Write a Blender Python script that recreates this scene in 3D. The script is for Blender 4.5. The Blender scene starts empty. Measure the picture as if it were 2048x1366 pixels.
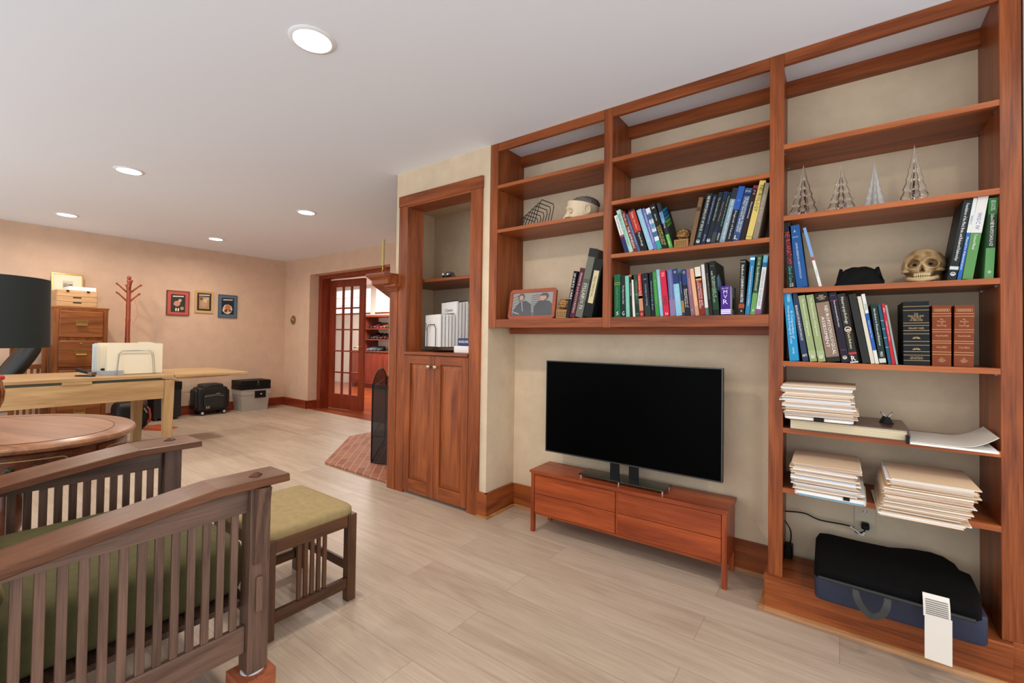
import bpy, bmesh, math, random
from mathutils import Vector, Matrix
random.seed(7)
SC = bpy.context.scene
COL = SC.collection
PI = math.pi
# ------------------------------------------------------------------ camera
FPX, CY = 893.2366, 663.6356
YAW, PITCH, ROLL = 0.633657781, 0.0170753586, 0.0141239361
EYE = Vector((0, 0, 1.142))
_f = Vector((-math.sin(YAW)*math.cos(PITCH), math.cos(YAW)*math.cos(PITCH), math.sin(PITCH)))
_r = Vector((math.cos(YAW), math.sin(YAW), 0)); _u = _r.cross(_f)
_c, _s = math.cos(ROLL), math.sin(ROLL)
RT, UP, FW = _c*_r + _s*_u, -_s*_r + _c*_u, _f
cd = bpy.data.cameras.new('camera'); cam = bpy.data.objects.new('camera', cd); COL.objects.link(cam)
M = Matrix((( RT.x, UP.x, -FW.x, EYE.x), (RT.y, UP.y, -FW.y, EYE.y), (RT.z, UP.z, -FW.z, EYE.z), (0, 0, 0, 1)))
cam.matrix_world = M
cd.sensor_fit = 'HORIZONTAL'; cd.sensor_width = 36; cd.lens = 36*FPX/2048
cd.shift_y = -(683-CY)/2048; cd.clip_start = 0.02; cd.clip_end = 100
SC.camera = cam
def ray(x, y): return RT*((x-1024)/FPX) + UP*((CY-y)/FPX) + FW
def onX(x, y, X): d = ray(x, y); return EYE + d*((X-EYE.x)/d.x)
def onY(x, y, Y): d = ray(x, y); return EYE + d*((Y-EYE.y)/d.y)
def onZ(x, y, Z): d = ray(x, y); return EYE + d*((Z-EYE.z)/d.z)
# ------------------------------------------------------------------ materials
def lin(c): return tuple(((v/255)/12.92 if v/255 <= .04045 else ((v/255+.055)/1.055)**2.4) for v in c) + (1,)
_mc = {}
def _new(name):
    m = bpy.data.materials.new(name); m.use_nodes = True
    nt = m.node_tree; b = nt.nodes['Principled BSDF']; return m, nt, b
def plain(c, rough=.5, metal=0, name=None, spec=.5, coat=0, bump=0, bscale=200, var=0):
    key = ('p', c, rough, metal, spec, coat, bump, bscale, var)
    if key in _mc: return _mc[key]
    m, nt, b = _new(name or 'paint'); N, L = nt.nodes, nt.links
    b.inputs['Base Color'].default_value = lin(c); b.inputs['Roughness'].default_value = rough
    b.inputs['Metallic'].default_value = metal; b.inputs['Specular IOR Level'].default_value = spec
    b.inputs['Coat Weight'].default_value = coat
    if bump or var:
        tc = N.new('ShaderNodeTexCoord'); n = N.new('ShaderNodeTexNoise'); n.inputs['Scale'].default_value = bscale
        n.inputs['Detail'].default_value = 4; L.new(tc.outputs['Object'], n.inputs['Vector'])
        if bump:
            bp = N.new('ShaderNodeBump'); bp.inputs['Strength'].default_value = bump; bp.inputs['Distance'].default_value = .002
            L.new(n.outputs['Fac'], bp.inputs['Height']); L.new(bp.outputs['Normal'], b.inputs['Normal'])
        if var:
            mx = N.new('ShaderNodeMix'); mx.data_type = 'RGBA'
            d = lin(c); mx.inputs['A'].default_value = tuple(v*(1-var) for v in d[:3])+(1,); mx.inputs['B'].default_value = tuple(min(1, v*(1+var)) for v in d[:3])+(1,)
            n2 = N.new('ShaderNodeTexNoise'); n2.inputs['Scale'].default_value = bscale*.12; n2.inputs['Detail'].default_value = 5
            L.new(tc.outputs['Object'], n2.inputs['Vector']); L.new(n2.outputs['Fac'], mx.inputs['Factor'])
            L.new(mx.outputs['Result'], b.inputs['Base Color'])
    _mc[key] = m; return m
def wood(c1, c2, axis='z', rough=.35, scale=1.0, coat=0.0, name='wood', spec=.5):
    key = ('w', c1, c2, axis, rough, scale, coat, spec)
    if key in _mc: return _mc[key]
    m, nt, b = _new(name+'_'+axis); N, L = nt.nodes, nt.links
    tc = N.new('ShaderNodeTexCoord'); oi = N.new('ShaderNodeObjectInfo')
    mul = N.new('ShaderNodeVectorMath'); mul.operation = 'SCALE'; mul.inputs[0].default_value = (13.7, 9.1, 5.3)
    L.new(oi.outputs['Random'], mul.inputs['Scale'])
    add = N.new('ShaderNodeVectorMath'); L.new(tc.outputs['Object'], add.inputs[0]); L.new(mul.outputs[0], add.inputs[1])
    mp = N.new('ShaderNodeMapping'); L.new(add.outputs[0], mp.inputs['Vector'])
    a, k = 1.6*scale, 16*scale
    mp.inputs['Scale'].default_value = {'x': (a, k, k), 'y': (k, a, k), 'z': (k, k, a)}[axis]
    n1 = N.new('ShaderNodeTexNoise'); n1.inputs['Scale'].default_value = 1.0; n1.inputs['Detail'].default_value = 5
    n1.inputs['Roughness'].default_value = .55; n1.inputs['Distortion'].default_value = .6; L.new(mp.outputs[0], n1.inputs['Vector'])
    mp2 = N.new('ShaderNodeMapping'); L.new(add.outputs[0], mp2.inputs['Vector'])
    a2, k2 = 6*scale, 190*scale
    mp2.inputs['Scale'].default_value = {'x': (a2, k2, k2), 'y': (k2, a2, k2), 'z': (k2, k2, a2)}[axis]
    n2 = N.new('ShaderNodeTexNoise'); n2.inputs['Scale'].default_value = 1.0; n2.inputs['Detail'].default_value = 2; L.new(mp2.outputs[0], n2.inputs['Vector'])
    mix = N.new('ShaderNodeMath'); mix.operation = 'MULTIPLY_ADD'; mix.inputs[1].default_value = .35
    L.new(n2.outputs['Fac'], mix.inputs[0])
    s = N.new('ShaderNodeMath'); s.operation = 'MULTIPLY'; s.inputs[1].default_value = .75; L.new(n1.outputs['Fac'], s.inputs[0]); L.new(s.outputs[0], mix.inputs[2])
    rp = N.new('ShaderNodeValToRGB'); L.new(mix.outputs[0], rp.inputs['Fac'])
    e = rp.color_ramp.elements; e[0].position = .36; e[0].color = lin(c1); e[1].position = .72; e[1].color = lin(c2)
    L.new(rp.outputs['Color'], b.inputs['Base Color'])
    b.inputs['Roughness'].default_value = rough; b.inputs['Coat Weight'].default_value = coat; b.inputs['Coat Roughness'].default_value = .15
    b.inputs['Specular IOR Level'].default_value = spec
    bp = N.new('ShaderNodeBump'); bp.inputs['Strength'].default_value = .08; bp.inputs['Distance'].default_value = .001
    L.new(n2.outputs['Fac'], bp.inputs['Height']); L.new(bp.outputs['Normal'], b.inputs['Normal'])
    _mc[key] = m; return m
def glow(c, strength, name='glow'):
    m, nt, b = _new(name); b.inputs['Base Color'].default_value = (.8, .8, .8, 1)
    b.inputs['Emission Color'].default_value = lin(c); b.inputs['Emission Strength'].default_value = strength; return m
def glassy(c=(255, 255, 255), rough=.02, ior=1.45, name='glass'):
    m, nt, b = _new(name); b.inputs['Base Color'].default_value = lin(c); b.inputs['Transmission Weight'].default_value = 1
    b.inputs['Roughness'].default_value = rough; b.inputs['IOR'].default_value = ior; return m
def thin_glass(name='pane'):
    m, nt, b = _new(name); N, L = nt.nodes, nt.links
    t = N.new('ShaderNodeBsdfTransparent'); g = N.new('ShaderNodeBsdfGlossy'); g.inputs['Roughness'].default_value = .03
    mx = N.new('ShaderNodeMixShader'); mx.inputs[0].default_value = .06
    L.new(t.outputs[0], mx.inputs[1]); L.new(g.outputs[0], mx.inputs[2]); L.new(mx.outputs[0], N['Material Output'].inputs['Surface']); return m
def meshcloth(c, keep=.6, name='mesh'):
    m, nt, b = _new(name); N, L = nt.nodes, nt.links
    b.inputs['Base Color'].default_value = lin(c); b.inputs['Roughness'].default_value = .6
    t = N.new('ShaderNodeBsdfTransparent'); mx = N.new('ShaderNodeMixShader'); mx.inputs[0].default_value = keep
    L.new(t.outputs[0], mx.inputs[1]); L.new(b.outputs[0], mx.inputs[2]); L.new(mx.outputs[0], N['Material Output'].inputs['Surface']); return m
# ------------------------------------------------------------------ mesh builder
def spline(pts, n=6):
    P = [Vector(p) for p in pts]; P = [P[0]*2-P[1]]+P+[P[-1]*2-P[-2]]; out = []
    for i in range(1, len(P)-2):
        for k in range(n):
            t = k/n; a, b, c, d = P[i-1], P[i], P[i+1], P[i+2]
            out.append(.5*((2*b)+(c-a)*t+(2*a-5*b+4*c-d)*t*t+(3*b-a-3*c+d)*t*t*t))
    return out+[P[-2]]
class MB:
    def __init__(s): s.bm = bmesh.new()
    def hexa(s, p, loc=None):
        v = [s.bm.verts.new(q) for q in p]
        for f in ((3, 2, 1, 0), (4, 5, 6, 7), (0, 1, 5, 4), (1, 2, 6, 5), (2, 3, 7, 6), (3, 0, 4, 7)): s.bm.faces.new([v[i] for i in f])
        return s
    def box(s, x0, x1, y0, y1, z0, z1):
        x0, x1 = min(x0, x1), max(x0, x1); y0, y1 = min(y0, y1), max(y0, y1); z0, z1 = min(z0, z1), max(z0, z1)
        return s.hexa([(x0, y0, z0), (x1, y0, z0), (x1, y1, z0), (x0, y1, z0), (x0, y0, z1), (x1, y0, z1), (x1, y1, z1), (x0, y1, z1)])
    def prism(s, pts, a, b, axis='z'):
        """extrude the outline pts (2D) between a and b along axis; 2D is (x,y) for z, (y,z) for x, (x,z) for y"""
        def P(p, t): return {'z': (p[0], p[1], t), 'x': (t, p[0], p[1]), 'y': (p[0], t, p[1])}[axis]
        lo = [s.bm.verts.new(P(p, a)) for p in pts]; hi = [s.bm.verts.new(P(p, b)) for p in pts]
        n = len(pts); fs = [s.bm.faces.new(lo[::-1]), s.bm.faces.new(hi)]
        for i in range(n): fs.append(s.bm.faces.new((lo[i], lo[(i+1) % n], hi[(i+1) % n], hi[i])))
        return s
    def lathe(s, prof, c=(0, 0, 0), seg=24, sx=1, sy=1, caps=True):
        rings = []
        for r, z in prof: rings.append([s.bm.verts.new((c[0]+r*sx*math.cos(2*PI*i/seg), c[1]+r*sy*math.sin(2*PI*i/seg), c[2]+z)) for i in range(seg)])
        for a, b in zip(rings, rings[1:]):
            for i in range(seg): s.bm.faces.new((a[i], a[(i+1) % seg], b[(i+1) % seg], b[i]))
        if caps:
            s.bm.faces.new(rings[0][::-1]); s.bm.faces.new(rings[-1])
        return s
    def tube(s, pts, r, seg=8, closed=False, taper=None):
        pts = [Vector(p) for p in pts]; n = len(pts); rings = []
        up = None
        for i, p in enumerate(pts):
            if closed: d = pts[(i+1) % n]-pts[i-1]
            else: d = (pts[min(i+1, n-1)]-pts[max(i-1, 0)])
            d.normalize()
            if up is None:
                up = Vector((0, 0, 1)) if abs(d.z) < .9 else Vector((1, 0, 0))
            a = d.cross(up)
            if a.length < 1e-4: a = d.cross(Vector((0, 1, 0)))
            a.normalize(); b = a.cross(d).normalized(); up = b
            rr = r if taper is None else r*taper[i]
            rings.append([s.bm.verts.new(p + a*rr*math.cos(2*PI*k/seg) + b*rr*math.sin(2*PI*k/seg)) for k in range(seg)])
        m = n if closed else n-1
        for i in range(m):
            a, b = rings[i], rings[(i+1) % n]
            for k in range(seg): s.bm.faces.new((a[k], a[(k+1) % seg], b[(k+1) % seg], b[k]))
        if not closed: s.bm.faces.new(rings[0][::-1]); s.bm.faces.new(rings[-1])
        return s
    def ell(s, c, r, seg=20, ring=12, rot=None):
        m = Matrix.Translation(c) @ (rot.to_4x4() if rot else Matrix.Identity(4)) @ Matrix.Diagonal((r[0], r[1], r[2], 1))
        bmesh.ops.create_uvsphere(s.bm, u_segments=seg, v_segments=ring, radius=1, matrix=m); return s
    def pillow(s, x0, x1, y0, y1, z0, z1, e=.25, ez=.6, seg=32, ring=16):
        """soft box: superellipsoid"""
        def sp(v, q): return math.copysign(abs(v)**q, v)
        c = ((x0+x1)/2, (y0+y1)/2, (z0+z1)/2); a = ((x1-x0)/2, (y1-y0)/2, (z1-z0)/2)
        rows = []
        for j in range(1, ring):
            ph = -PI/2+PI*j/ring
            rows.append([s.bm.verts.new((c[0]+a[0]*sp(math.cos(ph), ez)*sp(math.cos(2*PI*i/seg), e), c[1]+a[1]*sp(math.cos(ph), ez)*sp(math.sin(2*PI*i/seg), e), c[2]+a[2]*sp(math.sin(ph), ez))) for i in range(seg)])
        b = s.bm.verts.new((c[0], c[1], c[2]-a[2])); t = s.bm.verts.new((c[0], c[1], c[2]+a[2]))
        for p, q in zip(rows, rows[1:]):
            for i in range(seg): s.bm.faces.new((p[i], p[(i+1) % seg], q[(i+1) % seg], q[i]))
        for i in range(seg):
            s.bm.faces.new((b, rows[0][(i+1) % seg], rows[0][i])); s.bm.faces.new((t, rows[-1][i], rows[-1][(i+1) % seg]))
        return s
    def sheet(s, fn, nu, nv, thick):
        """grid of points fn(u,v) with thickness along the local normal"""
        g = [[Vector(fn(i/nu, j/nv)) for j in range(nv+1)] for i in range(nu+1)]
        def nrm(i, j):
            a = g[min(i+1, nu)][j]-g[max(i-1, 0)][j]; b = g[i][min(j+1, nv)]-g[i][max(j-1, 0)]
            return a.cross(b).normalized()
        A = [[s.bm.verts.new(g[i][j]) for j in range(nv+1)] for i in range(nu+1)]
        B = [[s.bm.verts.new(g[i][j]+nrm(i, j)*thick) for j in range(nv+1)] for i in range(nu+1)]
        for i in range(nu):
            for j in range(nv):
                s.bm.faces.new((A[i][j], A[i][j+1], A[i+1][j+1], A[i+1][j])); s.bm.faces.new((B[i][j], B[i+1][j], B[i+1][j+1], B[i][j+1]))
        for i in range(nu):
            s.bm.faces.new((A[i][0], A[i+1][0], B[i+1][0], B[i][0])); s.bm.faces.new((A[i+1][nv], A[i][nv], B[i][nv], B[i+1][nv]))
        for j in range(nv):
            s.bm.faces.new((A[0][j+1], A[0][j], B[0][j], B[0][j+1])); s.bm.faces.new((A[nu][j], A[nu][j+1], B[nu][j+1], B[nu][j]))
        return s
    def build(s, name, mat, parent=None, off=None, bevel=0, smooth=False, seg=1):
        bm = s.bm
        if off is not None: bmesh.ops.translate(bm, verts=bm.verts, vec=-Vector(off))
        if bevel:
            ed = [e for e in bm.edges if len(e.link_faces) == 2 and e.calc_face_angle(0) > .6]
            bmesh.ops.bevel(bm, geom=ed, offset=bevel, segments=seg, affect='EDGES', profile=.5, clamp_overlap=True)
        bmesh.ops.recalc_face_normals(bm, faces=bm.faces)
        me = bpy.data.meshes.new(name); bm.to_mesh(me); bm.free(); me.materials.append(mat)
        if smooth:
            for p in me.polygons: p.use_smooth = True
            if smooth != 'all': me.set_sharp_from_angle(angle=.7)
        o = bpy.data.objects.new(name, me); COL.objects.link(o)
        if parent is not None: o.parent = parent
        return o
def box(*a): return MB().box(*a)
def tag(o, label, cat, group=None):
    o['label'] = label; o['category'] = cat
    if group: o['group'] = group
    return o
class Thing:
    """an Empty at the base of a thing; parts given in room coordinates (world=True) or relative to the base"""
    def __init__(s, name, label, cat, base, rz=0, ry=0, group=None, world=True):
        s.o = bpy.data.objects.new(name, None); COL.objects.link(s.o); s.o.empty_display_size = .05
        s.o.location = base; s.o.rotation_euler = (0, ry, rz); tag(s.o, label, cat, group); s.off = Vector(base) if world else None
    def part(s, name, mb, mat, parent=None, **k): return mb.build(name, mat, parent or s.o, s.off, **k)
def solo(name, label, cat, mb, mat, base, group=None, world=True, **k):
    o = mb.build(name, mat, None, base if world else None, **k); o.location = base; return tag(o, label, cat, group)
def struct(name, mb, mat, **k):
    o = mb.build(name, mat, None, None, **k); o['kind'] = 'structure'; return o
def copy_tree(o, parent=None):
    c = o.copy(); COL.objects.link(c); c.parent = parent
    for ch in o.children: copy_tree(ch, c)
    return c
def lettering(parent, txt, mat, fit_w, fit_h, place, name='lettering', bold=False, align='CENTER', stretch=False):
    """flat letters; place(u,v) maps text coordinates (u along the line, v up, both centred) to parent coordinates"""
    cu = bpy.data.curves.new('t', 'FONT'); cu.body = txt; cu.align_x = align; cu.resolution_u = 1; cu.space_line = .85
    if bold: cu.offset = .012
    ob = bpy.data.objects.new('t', cu); COL.objects.link(ob)
    me = bpy.data.meshes.new_from_object(ob); bpy.data.objects.remove(ob); bpy.data.curves.remove(cu)
    if not me.vertices: return None
    xs = [v.co.x for v in me.vertices]; ys = [v.co.y for v in me.vertices]
    w, h = max(xs)-min(xs), max(ys)-min(ys); cx, cy = (max(xs)+min(xs))/2, (max(ys)+min(ys))/2
    k = min(fit_w/w, fit_h/h); kx = ky = k
    if stretch: kx = min(fit_w/w, k*1.5); ky = min(fit_h/h, k*1.5)
    for v in me.vertices: v.co = place((v.co.x-cx)*kx, (v.co.y-cy)*ky)
    me.name = name; me.materials.clear(); me.materials.append(mat)
    o = bpy.data.objects.new(name, me); COL.objects.link(o); o.parent = parent
    return o
CAN_W, NEAR, HALL_W, WORLD, EXPO = 13, .7, 130, 2.0, 0.0
# ------------------------------------------------------------------ palette
CHA, CHB = (100, 46, 19), (166, 88, 43)          # cherry built-ins
def cherry(ax, rough=.38): return wood(CHA, CHB, ax, rough, name='cherry', spec=.3)
def redwood(ax): return wood((104, 34, 14), (150, 60, 28), ax, .35, name='redwood')
def darkoak(ax): return wood((66, 44, 34), (122, 92, 76), ax, .34, scale=1.3, name='sheen_oak')  # skylight sheen on posts and slats is put into this lighter tone
def oak(ax): return wood((92, 44, 14), (160, 94, 42), ax, .42, scale=.9, name='oak', spec=.3)
def lightoak(ax): return wood((158, 118, 74), (198, 162, 112), ax, .5, name='pale_oak')
def mahog(ax): return wood((64, 28, 14), (122, 66, 38), ax, .3, coat=.3, name='mahogany')
BRASS = plain((176, 140, 72), .3, 1, 'brass'); STEEL = plain((170, 170, 170), .3, 1, 'steel'); CHROME = plain((215, 215, 220), .12, 1, 'chrome')
NICKEL = plain((196, 182, 158), .25, 1, 'nickel'); BLACK = plain((11, 11, 12), .5, name='black', spec=.25); WIRE = plain((20, 20, 20), .4, .3, 'black_wire')
WHITE = plain((235, 232, 228), .6, name='white_paper'); GOLD = plain((196, 160, 96), .35, .8, 'gold_leaf')
def wallmat(c, name, amt=.06, sc=90):
    m, nt, b = _new(name); N, L = nt.nodes, nt.links
    tc = N.new('ShaderNodeTexCoord'); n = N.new('ShaderNodeTexNoise'); n.inputs['Scale'].default_value = 7; n.inputs['Detail'].default_value = 8; n.inputs['Roughness'].default_value = .65
    L.new(tc.outputs['Object'], n.inputs['Vector'])
    rp = N.new('ShaderNodeValToRGB'); d = lin(c); L.new(n.outputs['Fac'], rp.inputs['Fac'])
    rp.color_ramp.elements[0].position = .3; rp.color_ramp.elements[1].position = .7
    rp.color_ramp.elements[0].color = tuple(v*(1-amt) for v in d[:3])+(1,); rp.color_ramp.elements[1].color = tuple(min(1, v*(1+amt)) for v in d[:3])+(1,)
    L.new(rp.outputs['Color'], b.inputs['Base Color']); b.inputs['Roughness'].default_value = .75; b.inputs['Specular IOR Level'].default_value = .25
    mp = N.new('ShaderNodeMapping'); mp.inputs['Scale'].default_value = (12, 12, 160); L.new(tc.outputs['Object'], mp.inputs['Vector'])
    n2 = N.new('ShaderNodeTexNoise'); n2.inputs['Scale'].default_value = 1; n2.inputs['Detail'].default_value = 3; L.new(mp.outputs[0], n2.inputs['Vector'])
    bp = N.new('ShaderNodeBump'); bp.inputs['Strength'].default_value = .15; bp.inputs['Distance'].default_value = .001
    L.new(n2.outputs['Fac'], bp.inputs['Height']); L.new(bp.outputs['Normal'], b.inputs['Normal']); return m
WALL = wallmat((213, 181, 155), 'grasscloth'); WALLA = wallmat((216, 194, 164), 'linen_wall', .08)
def floor_mat():
    m, nt, b = _new('vinyl_planks'); N, L = nt.nodes, nt.links
    tc = N.new('ShaderNodeTexCoord'); br = N.new('ShaderNodeTexBrick'); L.new(tc.outputs['Object'], br.inputs['Vector'])
    br.offset = .37; br.inputs['Scale'].default_value = 1; br.inputs['Brick Width'].default_value = 1.22; br.inputs['Row Height'].default_value = .182
    br.inputs['Mortar Size'].default_value = .0012; br.inputs['Mortar Smooth'].default_value = .3; br.inputs['Bias'].default_value = 0
    br.inputs['Color1'].default_value = (0, 0, 0, 1); br.inputs['Color2'].default_value = (1, 1, 1, 1); br.inputs['Mortar'].default_value = (.5, .5, .5, 1)
    off = N.new('ShaderNodeVectorMath'); off.operation = 'MULTIPLY_ADD'; off.inputs[1].default_value = (7, 3, 0)
    L.new(br.outputs['Color'], off.inputs[0]); L.new(tc.outputs['Object'], off.inputs[2])
    mp = N.new('ShaderNodeMapping'); mp.inputs['Scale'].default_value = (1.5, 13, 1); L.new(off.outputs[0], mp.inputs['Vector'])
    n1 = N.new('ShaderNodeTexNoise'); n1.inputs['Scale'].default_value = 1; n1.inputs['Detail'].default_value = 6; n1.inputs['Distortion'].default_value = 1.2; L.new(mp.outputs[0], n1.inputs['Vector'])
    mp2 = N.new('ShaderNodeMapping'); mp2.inputs['Scale'].default_value = (5, 120, 1); L.new(off.outputs[0], mp2.inputs['Vector'])
    n2 = N.new('ShaderNodeTexNoise'); n2.inputs['Scale'].default_value = 1; n2.inputs['Detail'].default_value = 3; L.new(mp2.outputs[0], n2.inputs['Vector'])
    a = N.new('ShaderNodeMath'); a.operation = 'MULTIPLY_ADD'; a.inputs[1].default_value = .4; L.new(n2.outputs['Fac'], a.inputs[0])
    c = N.new('ShaderNodeMath'); c.operation = 'MULTIPLY'; c.inputs[1].default_value = .5; L.new(n1.outputs['Fac'], c.inputs[0]); L.new(c.outputs[0], a.inputs[2])
    d = N.new('ShaderNodeMath'); d.operation = 'MULTIPLY_ADD'; d.inputs[1].default_value = .16; L.new(br.outputs['Color'], d.inputs[0]); L.new(a.outputs[0], d.inputs[2])
    rp = N.new('ShaderNodeValToRGB'); L.new(d.outputs[0], rp.inputs['Fac']); e = rp.color_ramp.elements
    e[0].position = .33; e[0].color = lin((164, 142, 122)); e[1].position = .74; e[1].color = lin((200, 181, 160))
    mx = N.new('ShaderNodeMix'); mx.data_type = 'RGBA'; mx.inputs['B'].default_value = lin((120, 100, 84)); mx.blend_type = 'MIX'
    fm = N.new('ShaderNodeMath'); fm.operation = 'MULTIPLY'; fm.inputs[1].default_value = .6; L.new(br.outputs['Fac'], fm.inputs[0])
    L.new(fm.outputs[0], mx.inputs['Factor']); L.new(rp.outputs['Color'], mx.inputs['A']); L.new(mx.outputs['Result'], b.inputs['Base Color'])
    b.inputs['Roughness'].default_value = .38; b.inputs['Specular IOR Level'].default_value = .4
    bp = N.new('ShaderNodeBump'); bp.inputs['Strength'].default_value = .06; bp.inputs['Distance'].default_value = .001
    L.new(n2.outputs['Fac'], bp.inputs['Height']); L.new(bp.outputs['Normal'], b.inputs['Normal']); return m
def brick_mat():
    m, nt, b = _new('hearth_brick'); N, L = nt.nodes, nt.links
    tc = N.new('ShaderNodeTexCoord'); mp = N.new('ShaderNodeMapping'); mp.inputs['Rotation'].default_value = (0, 0, PI/4); L.new(tc.outputs['Object'], mp.inputs['Vector'])
    br = N.new('ShaderNodeTexBrick'); L.new(mp.outputs[0], br.inputs['Vector']); br.offset = .5
    br.inputs['Scale'].default_value = 1; br.inputs['Brick Width'].default_value = .205; br.inputs['Row Height'].default_value = .07; br.inputs['Mortar Size'].default_value = .004
    br.inputs['Color1'].default_value = lin((158, 92, 66)); br.inputs['Color2'].default_value = lin((186, 122, 92)); br.inputs['Mortar'].default_value = lin((196, 160, 132))
    n = N.new('ShaderNodeTexNoise'); n.inputs['Scale'].default_value = 40; n.inputs['Detail'].default_value = 5; L.new(tc.outputs['Object'], n.inputs['Vector'])
    mx = N.new('ShaderNodeMix'); mx.data_type = 'RGBA'; mx.blend_type = 'MULTIPLY'; mx.inputs['Factor'].default_value = .35
    L.new(br.outputs['Color'], mx.inputs['A']); L.new(n.outputs['Color'], mx.inputs['B']); L.new(mx.outputs['Result'], b.inputs['Base Color'])
    b.inputs['Roughness'].default_value = .7; return m
def redfloor_mat():
    return wood((120, 52, 26), (176, 92, 50), 'x', .22, scale=1.2, name='hall_boards')
# ------------------------------------------------------------------ room shell
H = 2.40; FY = 2.23; BY = 2.53; WX = -7.53; DY = 3.79
CEIL = plain((240, 246, 253), .9, name='ceiling_paint', spec=.1)
fl = struct('floor', box(WX, 1.9, -1.6, DY+.02, -.06, 0), floor_mat())
struct('ceiling', box(WX-.1, 1.9, -1.6, DY+.2, H, H+.08), CEIL)
struct('wall_far', box(WX-.12, WX, -1.6, DY+.2, 0, H), WALL)
w = MB(); w.box(WX, -6.77, DY, DY+.15, 0, H); w.box(-6.77, -4.80, DY, DY+.15, 2.12, H); w.box(-4.80, -4.3, DY, DY+.15, 0, H)
struct('wall_doorway', w, WALL)
w = MB()   # chimney breast with its recess
w.box(-2.757, -2.62, FY, FY+.13, 0, H); w.box(-2.62, -1.968, FY, FY+.13, 2.135, H); w.box(-1.968, -1.83, FY, FY+.13, 0, H)
w.box(-1.90, -1.83, FY+.13, 2.6, 0, H); w.box(-3.0, -1.90, 2.86, 2.93, 0, H); w.box(-3.07, -3.0, 2.50, 2.93, 0, H); w.box(-3.07, -1.9, FY+.3, 2.93, 2.25, 2.32)
struct('wall_chimney', w, WALLA)
STONE = plain((128, 104, 78), .85, name='rough_stone', bump=1, bscale=60, var=.5)
w = MB(); w.prism([(-2.7575, 2.2305), (-2.770, 2.238), (-4.325, DY-.005), (-4.2, DY-.005), (-2.7575, 2.36)], 0, H-.001)
struct('wall_fireplace', w, STONE)
struct('wall_alcove', box(-1.83, .60, BY, BY+.1, 0, H), WALLA)
struct('wall_right', box(.503, 1.9, FY+.01, BY+.1, 0, H), WALL)
# baseboards
bb = redwood('y'); bx = redwood('x'); OAKT = wood((150, 96, 52), (196, 142, 90), 'x', .45, name='oak_trim')
w = MB(); w.box(WX, WX+.016, -1.6, DY, 0, .13); w.box(WX+.016, WX+.03, -1.6, DY, 0, .02); struct('baseboard_far', w, bb)
w = MB(); w.box(WX+.016, -6.77, DY-.016, DY, 0, .13); w.box(-6.79, -6.77+.001, DY-.016, DY+.15, 0, .13); struct('baseboard_doorway', w, bx)
w = MB(); w.box(-1.81, -.25, BY-.02, BY, 0, .15); struct('baseboard_alcove', w, cherry('x'), bevel=.003)
struct('baseboard_chimney', MB().box(-1.885, -1.8105, FY-.018, FY, 0, .155), cherry('x'), bevel=.003)
struct('baseboard_return', MB().box(-1.83, -1.81, FY-.0175, BY-.02, 0, .155), cherry('y'), bevel=.003)
w = MB(); w.box(-1.885, -1.7972, FY-.03, FY-.0182, 0, .016); w.box(-1.8098, -1.797, FY-.0181, BY-.0345, 0, .016); w.box(-1.797, -.25, BY-.034, BY-.02, 0, .018); struct('trim_1', w, OAKT)
w = MB(); w.box(.505, 1.9, FY-.008, FY+.01, 0, .15); struct('baseboard_right', w, cherry('x'))
# doorway lining and threshold
w = MB(); w.box(-6.80, -6.665, DY+.1505, DY+.30, 0, 2.12); w.box(-6.665, -4.80, DY+.1505, DY+.29, 2.062, 2.125); w.box(-4.86, -4.80, DY+.1505, DY+.29, 0, 2.062)
struct('trim_2', w, redwood('z'), bevel=.003)
struct('trim_3', box(-6.77, -4.3, DY+.015, DY+.14, -.06, .006), redfloor_mat())
# ------------------------------------------------------------------ room beyond the doorway
FB = 6.62
struct('floor_hall', box(-11.6, -3.6, DY+.14, FB+.1, -.08, 0), redfloor_mat())
HW = plain((232, 228, 222), .8, name='hall_white')
struct('ceiling_hall', box(-11.6, -3.6, DY+.2, FB+.2, H, H+.06), HW)
w = MB(); w.box(-11.6, -10.62, FB, FB+.12, 0, H); w.box(-10.62, -3.6, FB, FB+.12, 0, 1.74); w.box(-10.62, -3.6, FB, FB+.12, 2.33, H)
w.box(-9.09, -8.89, FB, FB+.12, 1.74, 2.33); w.box(-7.55, -3.6, FB, FB+.12, 1.74, 2.33)
struct('wall_hall_back', w, HW)
struct('wall_hall_left', box(-11.7, -11.6, DY+.15, FB+.1, 0, H), HW)
struct('wall_hall_right', box(-3.7, -3.6, DY+.15, FB+.1, 0, H), HW)
struct('wall_hall_front', box(-11.6, -7.66, DY+.2, DY+.3, 0, H), HW)
def block_window(name, x0, x1, nx, nz):
    z0, z1 = 1.74, 2.33; root = struct(name, MB().box(x0, x1, FB-.02, FB+.0, z0-.03, z0), cherry('x'))
    m = MB(); dx, dz = (x1-x0)/nx, (z1-z0)/nz
    for i in range(nx):
        for j in range(nz): m.box(x0+i*dx+.006, x0+(i+1)*dx-.006, FB+.02, FB+.1, z0+j*dz+.006, z0+(j+1)*dz-.006)
    m.build('glass_blocks', GB, root, bevel=.01)
    m = MB(); m.box(x0, x1, FB+.03, FB+.09, z0, z1); m.build('mortar', plain((190, 192, 190), .7, name='mortar'), root)
    return root
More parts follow.
